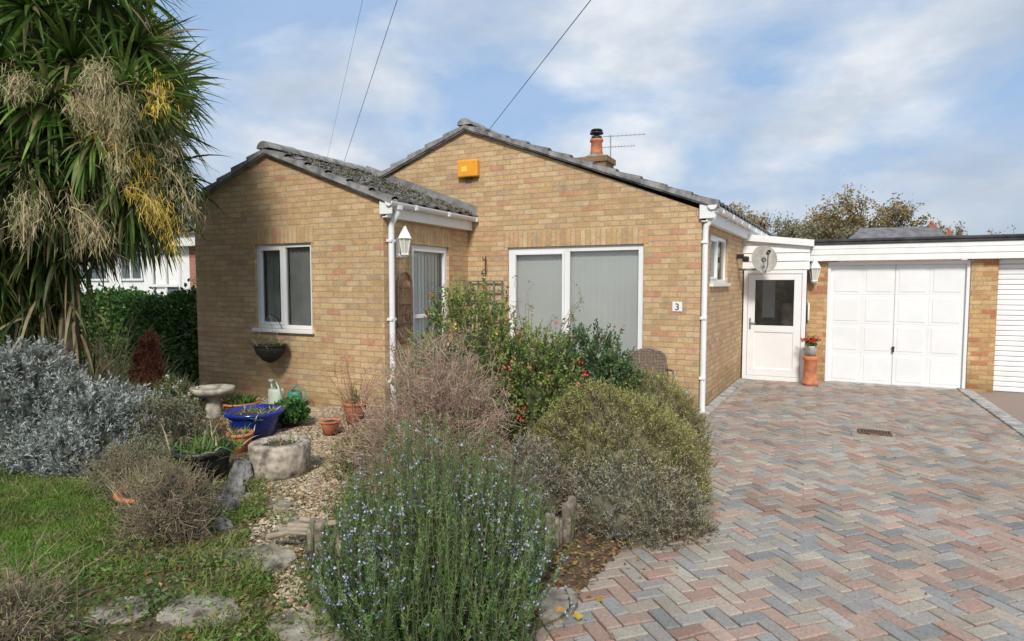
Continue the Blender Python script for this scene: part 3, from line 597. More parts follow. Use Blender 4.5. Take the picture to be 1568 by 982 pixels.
x,y,u,d=scatter(20,-.2,.16,2.6,3.4); ok=(x>-1.5)&(x<xb(y)+.15); x,y=x[ok],y[ok]; n=len(x)
leaves('yellow_fallen_leaves',np.stack([x,y,np.full(n,.08)],1),rng.normal(size=(n,3))*[1,1,.3],.06,.045,pick([(.55,.42,.06),(.50,.25,.07)],n),LEAF)
def slab(u,d,r,h,sx=1,sy=1):
    x,y=S(u,d); lathe('stepping_stone',[(r*.98,-.03),(r,h*.5),(r*.97,h*.95),(r*.88,h),(r*.6,h*.92),(r*.3,h*1.05)],(x,y,float(gh_(x,y))+.004),STONE,None,30,sx,sy,.055,smooth=False)
for a in [(-.366,4.05,.12,.012),(-.425,3.55,.19,.014),(-.53,2.93,.18,.014),(-.345,2.85,.18,.014),(-.665,2.96,.13,.014),(-.46,4.6,.12,.012),(-.39,4.4,.09,.012)]:
    slab(*a,1.2,.85)
def rock(u,d,r,h,mat=ROCK):
    x,y=S(u,d); nr,n=18,26; V=[];F=[]; ph=rng.uniform(0,9)
    v=np.linspace(-.4,np.pi/2,nr); uu=np.linspace(0,2*np.pi,n,endpoint=False)
    for a in v:
        for b in uu:
            D=np.array([math.cos(a)*math.cos(b),math.cos(a)*math.sin(b),math.sin(a)]); k=1+.25*float(lump(D,ph))+.09*float(lump(D*4,ph+2))
            k=k*(1-.12*abs(math.sin(3*b+ph)))
            V.append((x+r*k*D[0],y+r*.7*k*D[1],GZ+h*k*D[2]))
    for i in range(nr-1):
        for j in range(n): F.append((i*n+j,i*n+(j+1)%n,(i+1)*n+(j+1)%n,(i+1)*n+j))
    mk('garden_rock',V,F,mat,None)
for a in [(-.455,4.98,.12,.20),(-.468,4.66,.10,.15),(-.48,4.35,.11,.11),(-.49,4.05,.09,.07)]: rock(*a)
x,y=S(.075,3.15); lathe('edging_stone',[(.14,-.05),(.14,.02),(.125,.03),(.06,.035)],(x,y,.05),STONE,None,20,.8,1.2,.06,smooth=False)
def logs(name,pts):
    e=E(name)
    for (x,y,r,h) in pts:
        lathe('log',[(r,0),(r*.98,h*.9),(r*.88,h),(r*.4,h*1.02)],(x+rng.normal(0,.012),y+rng.normal(0,.012),0.02),WOOD,e,12,1,1,.07)
pts=[]
for yy in np.arange(2.95,4.3,.070): pts.append((-1.40+.03*math.sin(3*yy),yy,rng.uniform(.026,.040),rng.uniform(.20,.30)))
logs('log_roll_edging',pts)
pts=[]
for i in range(10):
    x,y=S(-.345+.010*i,3.55-.03*i); pts.append((x,y,rng.uniform(.016,.034),rng.uniform(.22,.38)))
logs('log_post_edging',pts)
fl=E('fallen_timber')
for i in range(4):
    x,y=S(-.38+.02*i,3.62+.05*i); a=rng.uniform(0,.5); tubes('branch',np.array([(x-.15,y-.08*a,.20+.02*i),(x,y,.25),(x+.14,y+.2*a,.26)]),np.array([.02,.016,.01]),TWIG,fl,8,(.26,.21,.16))
# ---------------------------------------------------------------- POTS
def pot(name,u,d,r,h,mat,z=GZ):
    x,y=S(u,d); e=E(name)
    lathe('pot_body',[(r*.68,0),(r*.92,h*.8),(r*.93,h*.84),(r*1.04,h*.86),(r*1.04,h),(r*.93,h),(r*.9,h*.85)],(x,y,z),mat,e)
    lathe('compost',[(r*.88,0),(r*.5,.015),(r*.1,.02)],(x,y,z+h*.86),SOIL,e)
    return e,x,y
def tuft(e,x,y,z,n,L,W,cols,spread=.5,droop=.8,rad=.08,nm='leaves'):
    P=np.stack([x+rng.normal(0,rad,n),y+rng.normal(0,rad,n),np.full(n,z)],1); D=rng.normal(0,spread,(n,3))*[1,1,.2]+[0,0,1]
    blades(nm,P,D,L*rng.uniform(.5,1.1,n),W,pick(cols,n)*rng.uniform(.7,1.2,(n,1)),droop,5,LEAF,e)
GR=[(.08,.16,.03),(.12,.20,.05),(.05,.11,.03)]; DRY=[(.42,.33,.18),(.5,.42,.26),(.33,.25,.14)]
BLUE=M('blue_glaze',(.012,.035,.26),.15,.4,3)
e,x,y=pot('black_tub_planter',-.517,4.95,.225,.30,BLACK); tuft(e,x,y,.37,120,.28,.012,GR+DRY,.6,.8,.11); tuft(e,x,y,.37,200,.14,.02,GR,.9,.5,.10)
e,x,y=pot('blue_glazed_pot',-.43,6.45,.29,.30,BLUE); tuft(e,x,y,.36,160,.12,.02,GR+DRY,.9,.5,.12)
e,x,y=pot('terracotta_pot',-.455,5.85,.12,.2,TERRA); tuft(e,x,y,.28,80,.12,.012,DRY+GR,.7,.6,.05)
e,x,y=pot('terracotta_pot',-.304,6.6,.11,.15,TERRA)
e,x,y=pot('terracotta_pot',-.452,7.55,.22,.17,TERRA); tuft(e,x,y,.27,220,.16,.014,GR,.8,.6,.1)
e,x,y=pot('terracotta_pot',-.262,7.1,.14,.26,TERRA); tuft(e,x,y,.34,60,.3,.01,GR+DRY,.5,.5,.05)
e,x,y=pot('terracotta_bowl_planter',-.60,4.35,.25,.16,TERRA)
n=600; P=np.stack([x+rng.normal(0,.12,n),y+rng.normal(0,.12,n),np.full(n,.22)],1); D=rng.normal(0,.4,(n,3))*[1,1,.2]+[0,0,1]
blades('dry_stems',P,D,rng.uniform(.10,.28,n),.005,pick([(.24,.20,.12),(.30,.26,.17),(.15,.14,.08),(.14,.17,.07)],n),.4,4,TWIG,e)
twiggy_later=[]
e,x,y=pot('green_leafy_pot',-.372,6.85,.13,.16,M('brown_pot',(.12,.07,.05),.6,.2))
mound('foliage',(x,y,.25),.22,.22,.20,160,.08,12,.045,.028,[(.05,.14,.04),(.09,.19,.05)],core=.7,corecol=(.02,.04,.01),parent=e)
st=E('tree_stump_planter'); x,y=S(-.388,5.2)
lathe('stump',[(.25,-.02),(.245,.10),(.255,.27),(.235,.285),(.17,.285),(.15,.24)],(x,y,GZ),M('pale_stump_wood',(.40,.34,.27),.9,.5,14,.02,24),st,36,1,1,.02)
lathe('compost',[(.17,0),(.08,.02),(.02,.03)],(x,y,GZ+.25),SOIL,st); tuft(st,x,y,.38,70,.07,.014,GR+DRY,.9,.4,.08)
bb_=E('stone_bird_bath'); x,y=S(-.498,7.4)
lathe('bird_bath_body',[(.17,0),(.17,.05),(.11,.07),(.09,.12),(.10,.22),(.08,.30),(.10,.34),(.22,.38),(.25,.42),(.25,.46),(.22,.46),(.18,.43),(.05,.41)],(x,y,GZ-.08),M('bath_stone',(.44,.40,.32),.9,.4,10,.01),bb_)
def can(u,d,mat,s=1.,ang=0.):
    e=E('watering_can'); x,y=S(u,d); z=GZ
    lathe('body',[(.10*s,0),(.105*s,.02),(.10*s,.2*s),(.09*s,.22*s),(.05*s,.23*s),(.05*s,.22*s)],(x,y,z),mat,e,20,1,.8)
    c_,s_=math.cos(ang),math.sin(ang); f=lambda a,zz:(x+a*c_*s,y+a*s_*s,z+zz*s)
    tubes('spout',np.array([f(.09,.04),f(.17,.12),f(.25,.25)]),np.array([.025,.018,.012])*s,mat,e,8)
    lathe('rose',[(.012*s,0),(.035*s,.04*s),(.03*s,.05*s)],f(.25,.25),mat,e,12)
    tubes('handle',np.array([f(-.09,.05),f(-.17,.12),f(-.14,.24),f(-.02,.30),f(.05,.23)]),.011*s,mat,e,8)
can(-.362,8.0,M('green_can',(.06,.25,.17),.45,.1),1.0,R(200)); can(-.393,8.0,M('pale_can',(.55,.60,.48),.5,.1),1.15,R(150))
hk=E('hanging_basket'); y=YW-.24; x=-6.60
lathe('basket_liner',[(.02,-.24),(.10,-.20),(.18,-.10),(.215,0),(.19,.01),(.05,.02)],(x,y,.93),M('coir_liner',(.03,.025,.02),1,.4,30,.01),hk)
th=np.linspace(0,2*np.pi,25); tubes('rim',np.stack([x+.222*np.cos(th),y+.222*np.sin(th),np.full(25,.935)],1),.006,BLACK,hk,5)
for t in (0,2.1,4.2): rod('chain',(x+.21*math.cos(t),y+.21*math.sin(t),.935),(x,y,1.36),.003,METAL,hk,4)
tubes('hook',np.array([(x,YW-.005,1.10),(x,YW-.1,1.30),(x,YW-.22,1.36),(x,y,1.34)]),.006,BLACK,hk,5)
tuft(hk,x,y,.94,70,.22,.008,DRY+GR,1.,1.2,.09)
ckr=E('wicker_garden_chair'); x,y=-1.80,7.62; WK=M('brown_wicker',(.20,.145,.11),.7,.3,40)
fr2=Fr((x,y),(.93,.36),(.36,-.93)) 
pp=[]
for s in np.linspace(0,1,21):
    t=math.pi*s; pp.append(fr2.p(-.26*math.cos(t),-.22-.06*math.sin(t),.42+.50*math.sin(t)**.5))
tubes('back_frame',np.array(pp),.016,WK,ckr,8)
for i in range(13):
    a=-.24+.04*i; hz=.42+.50*max(0,(1-(a/.26)**2))**.25; rod('back_weave_vertical',fr2.p(a,-.23,.42),fr2.p(a,-.27,hz),.010,WK,ckr,5)
for i in range(24):
    z=.44+.0195*i; w=.25 if z<.8 else .25*math.sqrt(max(0.05,1-((z-.8)/.13)**2)); tubes('back_weave',np.array([fr2.p(-w,-.235,z),fr2.p(0,-.262,z),fr2.p(w,-.235,z)]),.009,WK,ckr,5)
lathe('seat',[(.24,0),(.26,.02),(.26,.045),(.2,.05)],(x,y,.42),WK,ckr,24)
for a,b_ in ((-.2,-.2),(.2,-.2),(-.2,.2),(.2,.2)): rod('leg',fr2.p(a*1.15,b_*1.15,.03),fr2.p(a,b_,.43),.014,BLACK,ckr,8)
for sgn in (-1,1): tubes('arm',np.array([fr2.p(.25*sgn,-.22,.66),fr2.p(.29*sgn,0,.67),fr2.p(.26*sgn,.2,.62),fr2.p(.22*sgn,.22,.43)]),.014,WK,ckr,8)
pl=E('ground_post_light'); lathe('post',[(.03,0),(.03,.2),(.04,.21),(.04,.27),(.02,.29)],(-1.42,8.05,.1),METAL,pl,12)
# ---------------------------------------------------------------- SHRUBS
def rosemary(name,x,y,rx,h,n,nl=130,flo=.05,dark=1.):
    e=E(name); c=np.array([x,y,GZ-.05])
    a=rng.uniform(0,2*np.pi,n); q=np.sqrt(rng.uniform(0,1,n)); bx=np.stack([np.cos(a)*q*rx*.6,np.sin(a)*q*rx*.6,np.zeros(n)],1)
    hh=h*(1-.55*q**2.2)*rng.uniform(.62,1.08,n); tp=np.stack([np.cos(a)*q*rx,np.sin(a)*q*rx,hh],1); tp[:,:2]+=rng.normal(0,.05,(n,2))
    mid=bx*.5+tp*.5; mid[:,:2]*=1.12; mid[:,2]=hh*.45; mid[:,:2]+=rng.normal(0,.03,(n,2))
    tt=np.linspace(0,1,7)[None,:,None]; md=(2*mid-.5*bx-.5*tp); P=c+(1-tt)**2*bx[:,None]+2*tt*(1-tt)*md[:,None]+tt**2*tp[:,None]
    tubes('stems',P,np.linspace(.0035,.0012,7),TWIG,e,3,(.14,.12,.08))
    t=rng.uniform(.03,1.,(n,nl)); B=bx[:,None];Tm=md[:,None];Tt=tp[:,None];t3=t[...,None]
    PP=c+(1-t3)**2*B+2*t3*(1-t3)*Tm+t3**2*Tt; TD=unit(2*(1-t3)*(Tm-B)+2*t3*(Tt-Tm)); LD=unit(TD*.9+rng.normal(0,.5,(n,nl,3)))
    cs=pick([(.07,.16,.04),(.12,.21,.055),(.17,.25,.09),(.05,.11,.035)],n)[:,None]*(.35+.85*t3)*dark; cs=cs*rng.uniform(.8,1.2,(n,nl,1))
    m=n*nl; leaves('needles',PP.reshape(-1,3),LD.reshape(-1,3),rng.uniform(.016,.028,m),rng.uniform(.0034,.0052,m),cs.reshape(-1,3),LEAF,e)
    sel=rng.random((n,nl))<flo*(np.clip(np.sin(a*3+1)+.7,0.05,1.6))[:,None]; sel&=(t>.5); Q=PP[sel]; k=len(Q); Q=np.repeat(Q,4,axis=0)+rng.normal(0,.006,(k*4,3))
    leaves('flowers',Q,rng.normal(size=Q.shape),rng.uniform(.009,.017,len(Q)),.010,pick([(.42,.44,.62),(.54,.55,.70),(.36,.38,.56)],len(Q)),PETAL,e)
rx_,ry_=S(-.125,2.98); rosemary('rosemary_bush',rx_,ry_,.60,1.02,840,flo=.036)
rx_,ry_=S(-.10,2.62); rosemary('rosemary_bush',rx_,ry_,.42,.62,400,110,.006,.85)
def twiggy(name,c,rx,ry,h,n,cols,fine=7,leafc=None,leafn=0,ls=.022):
    e=E(name); c=np.array(c)
    z=rng.uniform(.05,1,n); a=rng.uniform(0,2*np.pi,n); q=np.sqrt(1-z**2); D=np.stack([q*np.cos(a),q*np.sin(a),z],1); tip=D*np.array([rx,ry,h])*rng.uniform(.78,1.10,(n,1))
    K=8; tt=np.linspace(0,1,K)[None,:,None]; b0=rng.normal(0,.05,(n,3))*[1,1,0]; mid=(b0+tip)/2*np.array([.8,.8,1.15])
    P=(1-tt)**2*b0[:,None]+2*tt*(1-tt)*mid[:,None]+tt**2*tip[:,None]; P=P+np.cumsum(rng.normal(0,.010,P.shape),axis=1)+c
    tubes('branches',P,np.linspace(.006,.0018,K),TWIG,e,4,pick(cols,n)*.8)
    i=rng.integers(3,K,(n,fine)); Bp=P[np.arange(n)[:,None],i]; L=rng.uniform(.08,.24,(n,fine,1)); dd=unit(D[:,None]*.6+rng.normal(0,.7,(n,fine,3))+[0,0,.2]); st_=np.linspace(0,1,4)
    Q=Bp[:,:,None]+dd[:,:,None]*(L[:,:,None]*st_[None,None,:,None]); Q=Q+np.cumsum(rng.normal(0,.012,Q.shape),axis=2); Q=Q.reshape(-1,4,3)
    tubes('fine_twigs',Q,np.array([.0026,.0022,.0017,.001]),TWIG,e,3,pick(cols,len(Q)))
    i=rng.integers(1,4,len(Q)*2); Bp=np.repeat(Q,2,axis=0)[np.arange(len(Q)*2),i]; dd=unit(rng.normal(0,1,Bp.shape)+[0,0,.3]); L=rng.uniform(.03,.09,(len(Bp),1))
    tubes('twiglets',np.stack([Bp,Bp+dd*L*.5+rng.normal(0,.005,Bp.shape),Bp+dd*L],1),np.array([.0018,.0015,.001]),TWIG,e,3,pick(cols,len(Bp)))
    if leafn:
        idx=rng.integers(0,len(Q),leafn); Pp=Q[idx,2]+rng.normal(0,.02,(leafn,3)); leaves('leaves',Pp,rng.normal(size=Pp.shape),ls,ls*.55,pick(leafc,leafn),LEAF,e)
    return e
TC=[(.42,.29,.23),(.34,.23,.18),(.48,.37,.29),(.29,.20,.15)]
twiggy('twiggy_fuchsia_shrub',(*S(-.125,4.75),GZ),.66,.60,1.14,620,TC,8,[(.24,.24,.10),(.34,.24,.13)],3500)
twiggy('bare_red_stem_shrub',(*S(-.262,6.2),GZ),.35,.3,1.05,22,[(.30,.12,.09),(.24,.13,.10)],3)
GRN=[(.17,.26,.06),(.23,.31,.08),(.12,.20,.05),(.30,.30,.11)]
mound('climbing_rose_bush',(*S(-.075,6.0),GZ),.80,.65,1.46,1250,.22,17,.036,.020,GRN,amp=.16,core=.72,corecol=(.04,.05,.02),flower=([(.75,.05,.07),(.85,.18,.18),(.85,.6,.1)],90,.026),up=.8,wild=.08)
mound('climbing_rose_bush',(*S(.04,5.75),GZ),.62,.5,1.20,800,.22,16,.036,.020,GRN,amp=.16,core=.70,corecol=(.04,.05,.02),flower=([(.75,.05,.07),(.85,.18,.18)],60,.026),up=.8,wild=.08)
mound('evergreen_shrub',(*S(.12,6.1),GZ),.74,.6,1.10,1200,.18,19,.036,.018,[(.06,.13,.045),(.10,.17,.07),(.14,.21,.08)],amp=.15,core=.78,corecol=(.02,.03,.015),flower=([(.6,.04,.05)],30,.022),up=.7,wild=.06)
twiggy('rose_stems',(*S(.02,6.0),GZ),1.0,.6,1.55,60,[(.20,.22,.09),(.30,.19,.12)],4,[(.20,.28,.07),(.30,.16,.07)],900,.03)
HG=[(.34,.35,.11),(.40,.39,.13),(.26,.29,.10),(.42,.37,.16)]; HB=[(.32,.25,.17),(.38,.30,.22),(.28,.26,.17),(.27,.27,.18)]
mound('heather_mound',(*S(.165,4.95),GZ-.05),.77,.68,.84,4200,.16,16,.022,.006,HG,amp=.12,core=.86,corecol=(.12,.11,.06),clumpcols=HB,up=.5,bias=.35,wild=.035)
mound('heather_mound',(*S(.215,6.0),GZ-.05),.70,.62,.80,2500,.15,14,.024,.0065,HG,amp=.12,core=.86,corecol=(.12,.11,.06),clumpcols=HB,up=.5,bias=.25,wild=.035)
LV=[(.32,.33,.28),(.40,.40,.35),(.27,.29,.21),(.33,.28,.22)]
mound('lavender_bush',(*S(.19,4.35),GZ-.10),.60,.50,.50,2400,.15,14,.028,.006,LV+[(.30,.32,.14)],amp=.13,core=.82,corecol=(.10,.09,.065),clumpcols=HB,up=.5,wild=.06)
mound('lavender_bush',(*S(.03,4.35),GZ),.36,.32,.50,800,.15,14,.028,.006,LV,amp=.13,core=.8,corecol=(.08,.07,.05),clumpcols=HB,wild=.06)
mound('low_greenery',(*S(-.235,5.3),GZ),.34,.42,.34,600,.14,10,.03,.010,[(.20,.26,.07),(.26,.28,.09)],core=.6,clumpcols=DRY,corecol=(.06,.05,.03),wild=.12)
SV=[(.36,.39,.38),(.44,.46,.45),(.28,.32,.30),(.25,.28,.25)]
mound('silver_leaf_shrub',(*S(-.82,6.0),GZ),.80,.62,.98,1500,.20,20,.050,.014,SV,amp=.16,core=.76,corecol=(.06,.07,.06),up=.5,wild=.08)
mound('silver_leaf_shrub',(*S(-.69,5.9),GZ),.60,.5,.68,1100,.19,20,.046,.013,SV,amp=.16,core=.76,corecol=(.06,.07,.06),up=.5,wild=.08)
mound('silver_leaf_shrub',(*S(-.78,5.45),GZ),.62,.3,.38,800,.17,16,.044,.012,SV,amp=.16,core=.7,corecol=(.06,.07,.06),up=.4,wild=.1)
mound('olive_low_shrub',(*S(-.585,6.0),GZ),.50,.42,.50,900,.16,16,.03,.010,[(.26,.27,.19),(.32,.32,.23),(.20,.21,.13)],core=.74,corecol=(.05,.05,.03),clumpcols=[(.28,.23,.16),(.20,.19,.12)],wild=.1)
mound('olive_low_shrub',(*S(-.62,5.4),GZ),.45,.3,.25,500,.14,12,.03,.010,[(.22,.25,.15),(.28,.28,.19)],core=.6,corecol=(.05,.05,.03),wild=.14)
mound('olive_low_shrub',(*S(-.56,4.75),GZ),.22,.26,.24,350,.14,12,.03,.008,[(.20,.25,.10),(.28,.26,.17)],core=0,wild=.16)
mound('white_daisy_plant',(*S(-.565,7.3),GZ),.40,.35,.46,500,.14,12,.03,.012,[(.12,.20,.06),(.18,.26,.08)],flower=([(.75,.75,.7),(.7,.5,.6)],130,.024),core=.7,wild=.1)
DT=[(.22,.17,.12),(.30,.24,.17),(.16,.13,.09)]
twiggy('dried_perennial',(*S(-.575,3.9),GZ),.28,.24,.40,150,DT,6,[(.20,.18,.09),(.16,.20,.08),(.28,.22,.13)],1800,.018)
twiggy('dry_herbaceous_plant',(*S(-.86,2.75),GZ),.34,.3,.26,60,DT,5,[(.24,.19,.10),(.16,.20,.07)],700)
twiggy('dry_herbaceous_plant',(*S(-.64,4.75),GZ),.36,.26,.26,70,DT,5,[(.22,.20,.10),(.16,.22,.08)],900)
mound('rust_red_shrub',(*S(-.605,8.0),GZ+.25),.20,.2,.72,800,.10,12,.03,.014,[(.36,.13,.08),(.28,.09,.06),(.40,.19,.10)],core=.8,corecol=(.12,.05,.03),up=.9)
for (u,d,L,n) in ((-.645,7.6,.55,420),(-.56,7.9,.5,380),(-.70,7.9,.9,240),(-.60,8.3,.8,160)):
    e=E('ornamental_grass'); x,y=S(u,d); tuft(e,x,y,GZ,n,L,.008,[(.48,.42,.28),(.56,.50,.35),(.36,.32,.18),(.25,.28,.12)],.38,1.0,.08,'grass_blades')
e=E('plume_grass'); x,y=S(-.68,8.6); n=70; P=np.stack([x+rng.normal(0,.12,n),y+rng.normal(0,.12,n),np.full(n,GZ)],1); D=rng.normal(0,.35,(n,3))*[1,1,0]+[.25,0,1]; blades('plumes',P,D,rng.uniform(1.0,1.7,n),.012,pick(DRY,n),1.1,8,LEAF,e)
hd=E('evergreen_hedge'); n=17000
Lx=rng.uniform(-14.5,-8.45,n); sd_=rng.random(n); top=sd_<.35; hb_=.10*np.sin(Lx*3.1)+.07*np.sin(Lx*7.3+1)
Yx=np.where(top,rng.uniform(6.5,7.4,n),6.5+rng.uniform(-.10,.06,n)); Zx=np.where(top,1.44+hb_+rng.normal(0,.07,n),rng.uniform(.1,1,n)*(1.48+hb_)); Yx=Yx+.14*np.sin(Lx*2.3+Zx*3)
leaves('hedge_leaves',np.stack([Lx,Yx,Zx],1),rng.normal(size=(n,3))+[0,-.6,.5],.085,.05,pick([(.04,.10,.02),(.08,.16,.04),(.13,.22,.06),(.03,.07,.015)],n),LEAF,hd)
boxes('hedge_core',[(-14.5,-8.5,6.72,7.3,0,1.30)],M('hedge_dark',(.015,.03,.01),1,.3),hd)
# ---------------------------------------------------------------- CORDYLINE TREE
ct=E('cordyline_palm_tree'); tx,ty=S(-.735,7.0); base=np.array([tx,ty,GZ-.05])
bark=(.11,.09,.065)
trunk=np.array([base,base+[.02,.0,.8],base+[-.06,.05,1.6],base+[0,.05,2.3]])
tubes('trunk',trunk,np.array([.13,.095,.09,.10]),TWIG,ct,12,bark)
tk2=np.array([base+[-.45,.1,0],base+[-.50,.1,1.],base+[-.7,.1,2.2]]); tubes('second_trunk',tk2,np.array([.11,.09,.09]),TWIG,ct,10,bark)
heads=[]; cen=base+np.array([-.08,.0,3.72]); nh=66
for i in range(nh):
    zz=1-2*(i+.5)/nh; th_=i*2.39996; q=math.sqrt(1-zz*zz)
    D=np.array([q*math.cos(th_),q*math.sin(th_),zz]); k=rng.uniform(.6,1.)
    hp=cen+D*np.array([1.72,1.2,1.62])*k; heads.append((hp,unit(D+np.array([0,0,.45]))))
lx,ly=S(-.90,6.8)
for i in range(30):
    D=unit(rng.normal(0,1,3)); hp=np.array([lx,ly,2.45])+D*np.array([.85,.7,1.0])*rng.uniform(.4,1); heads.append((hp,unit(D+np.array([0,0,.3]))))
for hp,D in heads:
    s0=trunk[-1] if hp[0]>tx-.4 else tk2[-1]; mid=(s0+hp)/2+[0,0,-.1]; tubes('limb',np.array([s0,mid,hp]),np.array([.08,.06,.045]),TWIG,ct,7,bark)
Pl=[];Dl=[];Cl=[];Ll=[];Dr=[]
for hp,D in heads:
    n=int(rng.integers(90,125)); dd=unit(D*.75+rng.normal(0,.85,(n,3))); Pl.append(hp+dd*.04); Dl.append(dd); 
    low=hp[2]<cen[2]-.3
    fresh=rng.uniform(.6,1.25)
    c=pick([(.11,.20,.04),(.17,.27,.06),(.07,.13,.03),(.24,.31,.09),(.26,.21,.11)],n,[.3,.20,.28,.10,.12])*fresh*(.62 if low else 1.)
    Cl.append(c); Ll.append(rng.uniform(.50,.85,n)); Dr.append(rng.uniform(.2,1.6,n)+(.5 if low else 0))
Pl=np.concatenate(Pl);Dl=np.concatenate(Dl);Cl=np.concatenate(Cl);Ll=np.concatenate(Ll);Dr=np.concatenate(Dr)
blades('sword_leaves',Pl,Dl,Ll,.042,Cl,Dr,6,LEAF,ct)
n=1100; a=rng.uniform(0,6.28,n); q=rng.uniform(.1,1,n)**.6; P=cen+np.stack([np.cos(a)*q*1.3-.2,np.sin(a)*q*1.1,rng.uniform(-1.3,-.3,n)],1)
blades('dead_leaves',P,np.stack([np.cos(a)*.5,np.sin(a)*.5,-rng.uniform(.2,1,n)],1),rng.uniform(.4,.75,n),.03,pick([(.18,.14,.08),(.10,.11,.05),(.06,.08,.03),(.28,.22,.13)],n),1.6,5,LEAF,ct)
n=700; P=base+np.stack([rng.normal(-.40,.36,n),rng.normal(-.1,.2,n),rng.uniform(.7,2.4,n)],1); blades('dead_trunk_leaves',P,rng.normal(0,.7,(n,3))-[0,0,.8],rng.uniform(.4,.8,n),.032,pick([(.20,.16,.09),(.09,.12,.05),(.06,.09,.03),(.28,.22,.13)],n),1.2,5,LEAF,ct)
Pp=[];Dp=[];Lp=[];Cp=[]; st_=[]
sel=[(hp,D) for hp,D in heads if (D[0]>-.5 and D[1]<.6)]
for i in range(68):
    hp,D=sel[int(rng.integers(len(sel)))]; 
    if i<26: hp=cen+np.array([rng.uniform(.8,1.75),rng.uniform(-.9,.2),rng.uniform(-1.35,.1)]); D=np.array([.8,-.3,.25])
    D=unit(D+rng.normal(0,.35,3)); L=rng.uniform(.50,.85); K=8; p=hp.copy(); dd=D.copy(); path=[p]
    for k in range(K-1): dd=unit(dd+[0,0,-.24]); p=p+dd*L/(K-1); path.append(p)
    path=np.array(path); st_.append(path); m=300; t=rng.uniform(1.5,K-1.01,m); j=t.astype(int); bp=path[j]+(path[j+1]-path[j])*(t-j)[:,None]
    w=(1-np.abs(t/(K-1)-.6))[:,None]; Pp.append(bp+rng.normal(0,.085,(m,3))*w); Dp.append(rng.normal(0,1,(m,3))+dd*.8+[0,0,-.3]); Lp.append(rng.uniform(.05,.15,m))
    Cp.append(pick([(.36,.30,.17),(.44,.37,.23),(.28,.23,.13)] if i%6 else [(.62,.44,.08),(.55,.38,.07)],m))
tubes('panicle_stems',np.array(st_),.007,TWIG,ct,4,(.36,.28,.14))
blades('flower_panicles',np.concatenate(Pp),np.concatenate(Dp),np.concatenate(Lp),.005,np.concatenate(Cp),.6,2,TWIG,ct)
# ---------------------------------------------------------------- NEIGHBOUR (left)
nb=E('neighbour_house'); nf=Fr((0,9.3),(1,0),(0,-1))
boxes('render_wall',[(-22,-12.85,-.3,0,0,2.62)],WHITEP,nb,nf); boxes('fascia',[(-22,-12.2,0,.25,2.62,2.95)],WHITEP,nb,nf,bevel=.01)
boxes('brick_pier',[(-12.85,-12.3,-.3,.02,0,2.62)],BRICKR,nb,nf)
roof_slope('roof',(-22,12.5,4.1),(-12.0,12.5,4.1),(-22,8.95,2.95),(-12.0,8.95,2.95),8,nb)
roof_slope('roof_back',(-12.0,12.5,4.1),(-22,12.5,4.1),(-12.0,16,2.95),(-22,16,2.95),8,nb)
boxes('window_panes',[(-15.4,-14.6,.004,.01,1.9,2.5),(-14.15,-13.2,.004,.01,1.0,2.5),(-17.5,-16.0,.004,.01,1.9,2.5)],M('dark_glass',(.10,.13,.13),.08,.3,2),nb,nf)
boxes('net_curtains',[(-14.10,-13.72,.0105,.012,1.02,2.45),(-13.62,-13.25,.0105,.012,1.75,2.45)],BLIND,nb,nf)
L=[]
for (a,b_,z0,z1) in ((-15.4,-14.6,1.9,2.5),(-14.15,-13.2,1.0,2.5),(-17.5,-16,1.9,2.5)):
    L+=[(a-.05,a,0.003,.05,z0-.05,z1+.05),(b_,b_+.05,0.003,.05,z0-.05,z1+.05),(a,b_,0.003,.05,z0-.05,z0),(a,b_,0.003,.05,z1,z1+.05),((a+b_)/2-.03,(a+b_)/2+.03,.014,.05,z0,z1)]
L.append((-14.15,-13.2,.052,.07,1.7,1.76))
boxes('window_frames',L,WHITE,nb,nf)
# ---------------------------------------------------------------- BACKGROUND
def bgtree(name,u,d,h,r,cols,nleaf,ls,trunkc=(.12,.10,.08),nb_=26):
    e=E(name); x,y=S(u,d); b0=np.array([x,y,0]); 
    tubes('trunk',np.array([b0,b0+[0,0,h*.25],b0+[.2,0,h*.42]]),np.array([.05,.035,.028])*h,TWIG,e,8,trunkc)
    cc=b0+[0,0,h*.62]; ends=[]
    for i in range(nb_):
        z=rng.uniform(-.25,1); a=rng.uniform(0,6.28); q=math.sqrt(max(0,1-z*z)); D=np.array([q*math.cos(a)*r,q*math.sin(a)*r,z*h*.36])*rng.uniform(.7,.95); ends.append(cc+D)
    ends=np.array(ends); s0=b0+[.1,0,h*.35]; K=6; t=np.linspace(0,1,K)[None,:,None]; P=s0+(ends[:,None]-s0)*t+rng.normal(0,.02*h,(nb_,K,3))*np.sin(t*np.pi)
    tubes('limbs',P,np.linspace(.014,.003,K)*h,TWIG,e,5,trunkc)
    m=nb_*26; idx=rng.integers(0,nb_,m); st0=P[idx,rng.integers(2,K,m)]; dd=unit(rng.normal(0,1,(m,3))+[0,0,.3]+unit(st0-cc)*.7)*rng.uniform(.06,.17,(m,1))*h
    tubes('twigs',np.stack([st0,st0+dd*.5+rng.normal(0,.01*h,(m,3)),st0+dd],1),np.array([.003,.002,.0012])*h,TWIG,e,3,trunkc)
    ic=rng.integers(0,m,nleaf); LP=st0[ic]+dd[ic]*rng.uniform(.3,1.1,(nleaf,1))+rng.normal(0,.022*h,(nleaf,3))
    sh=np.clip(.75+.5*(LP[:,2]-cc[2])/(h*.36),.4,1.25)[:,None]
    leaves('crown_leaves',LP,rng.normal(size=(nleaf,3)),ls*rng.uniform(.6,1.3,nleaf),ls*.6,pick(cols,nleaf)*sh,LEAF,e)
AU=[(.26,.20,.09),(.32,.23,.10),(.20,.17,.08),(.17,.17,.09),(.33,.20,.09)]; OL=[(.16,.17,.09),(.21,.20,.11),(.23,.19,.11)]
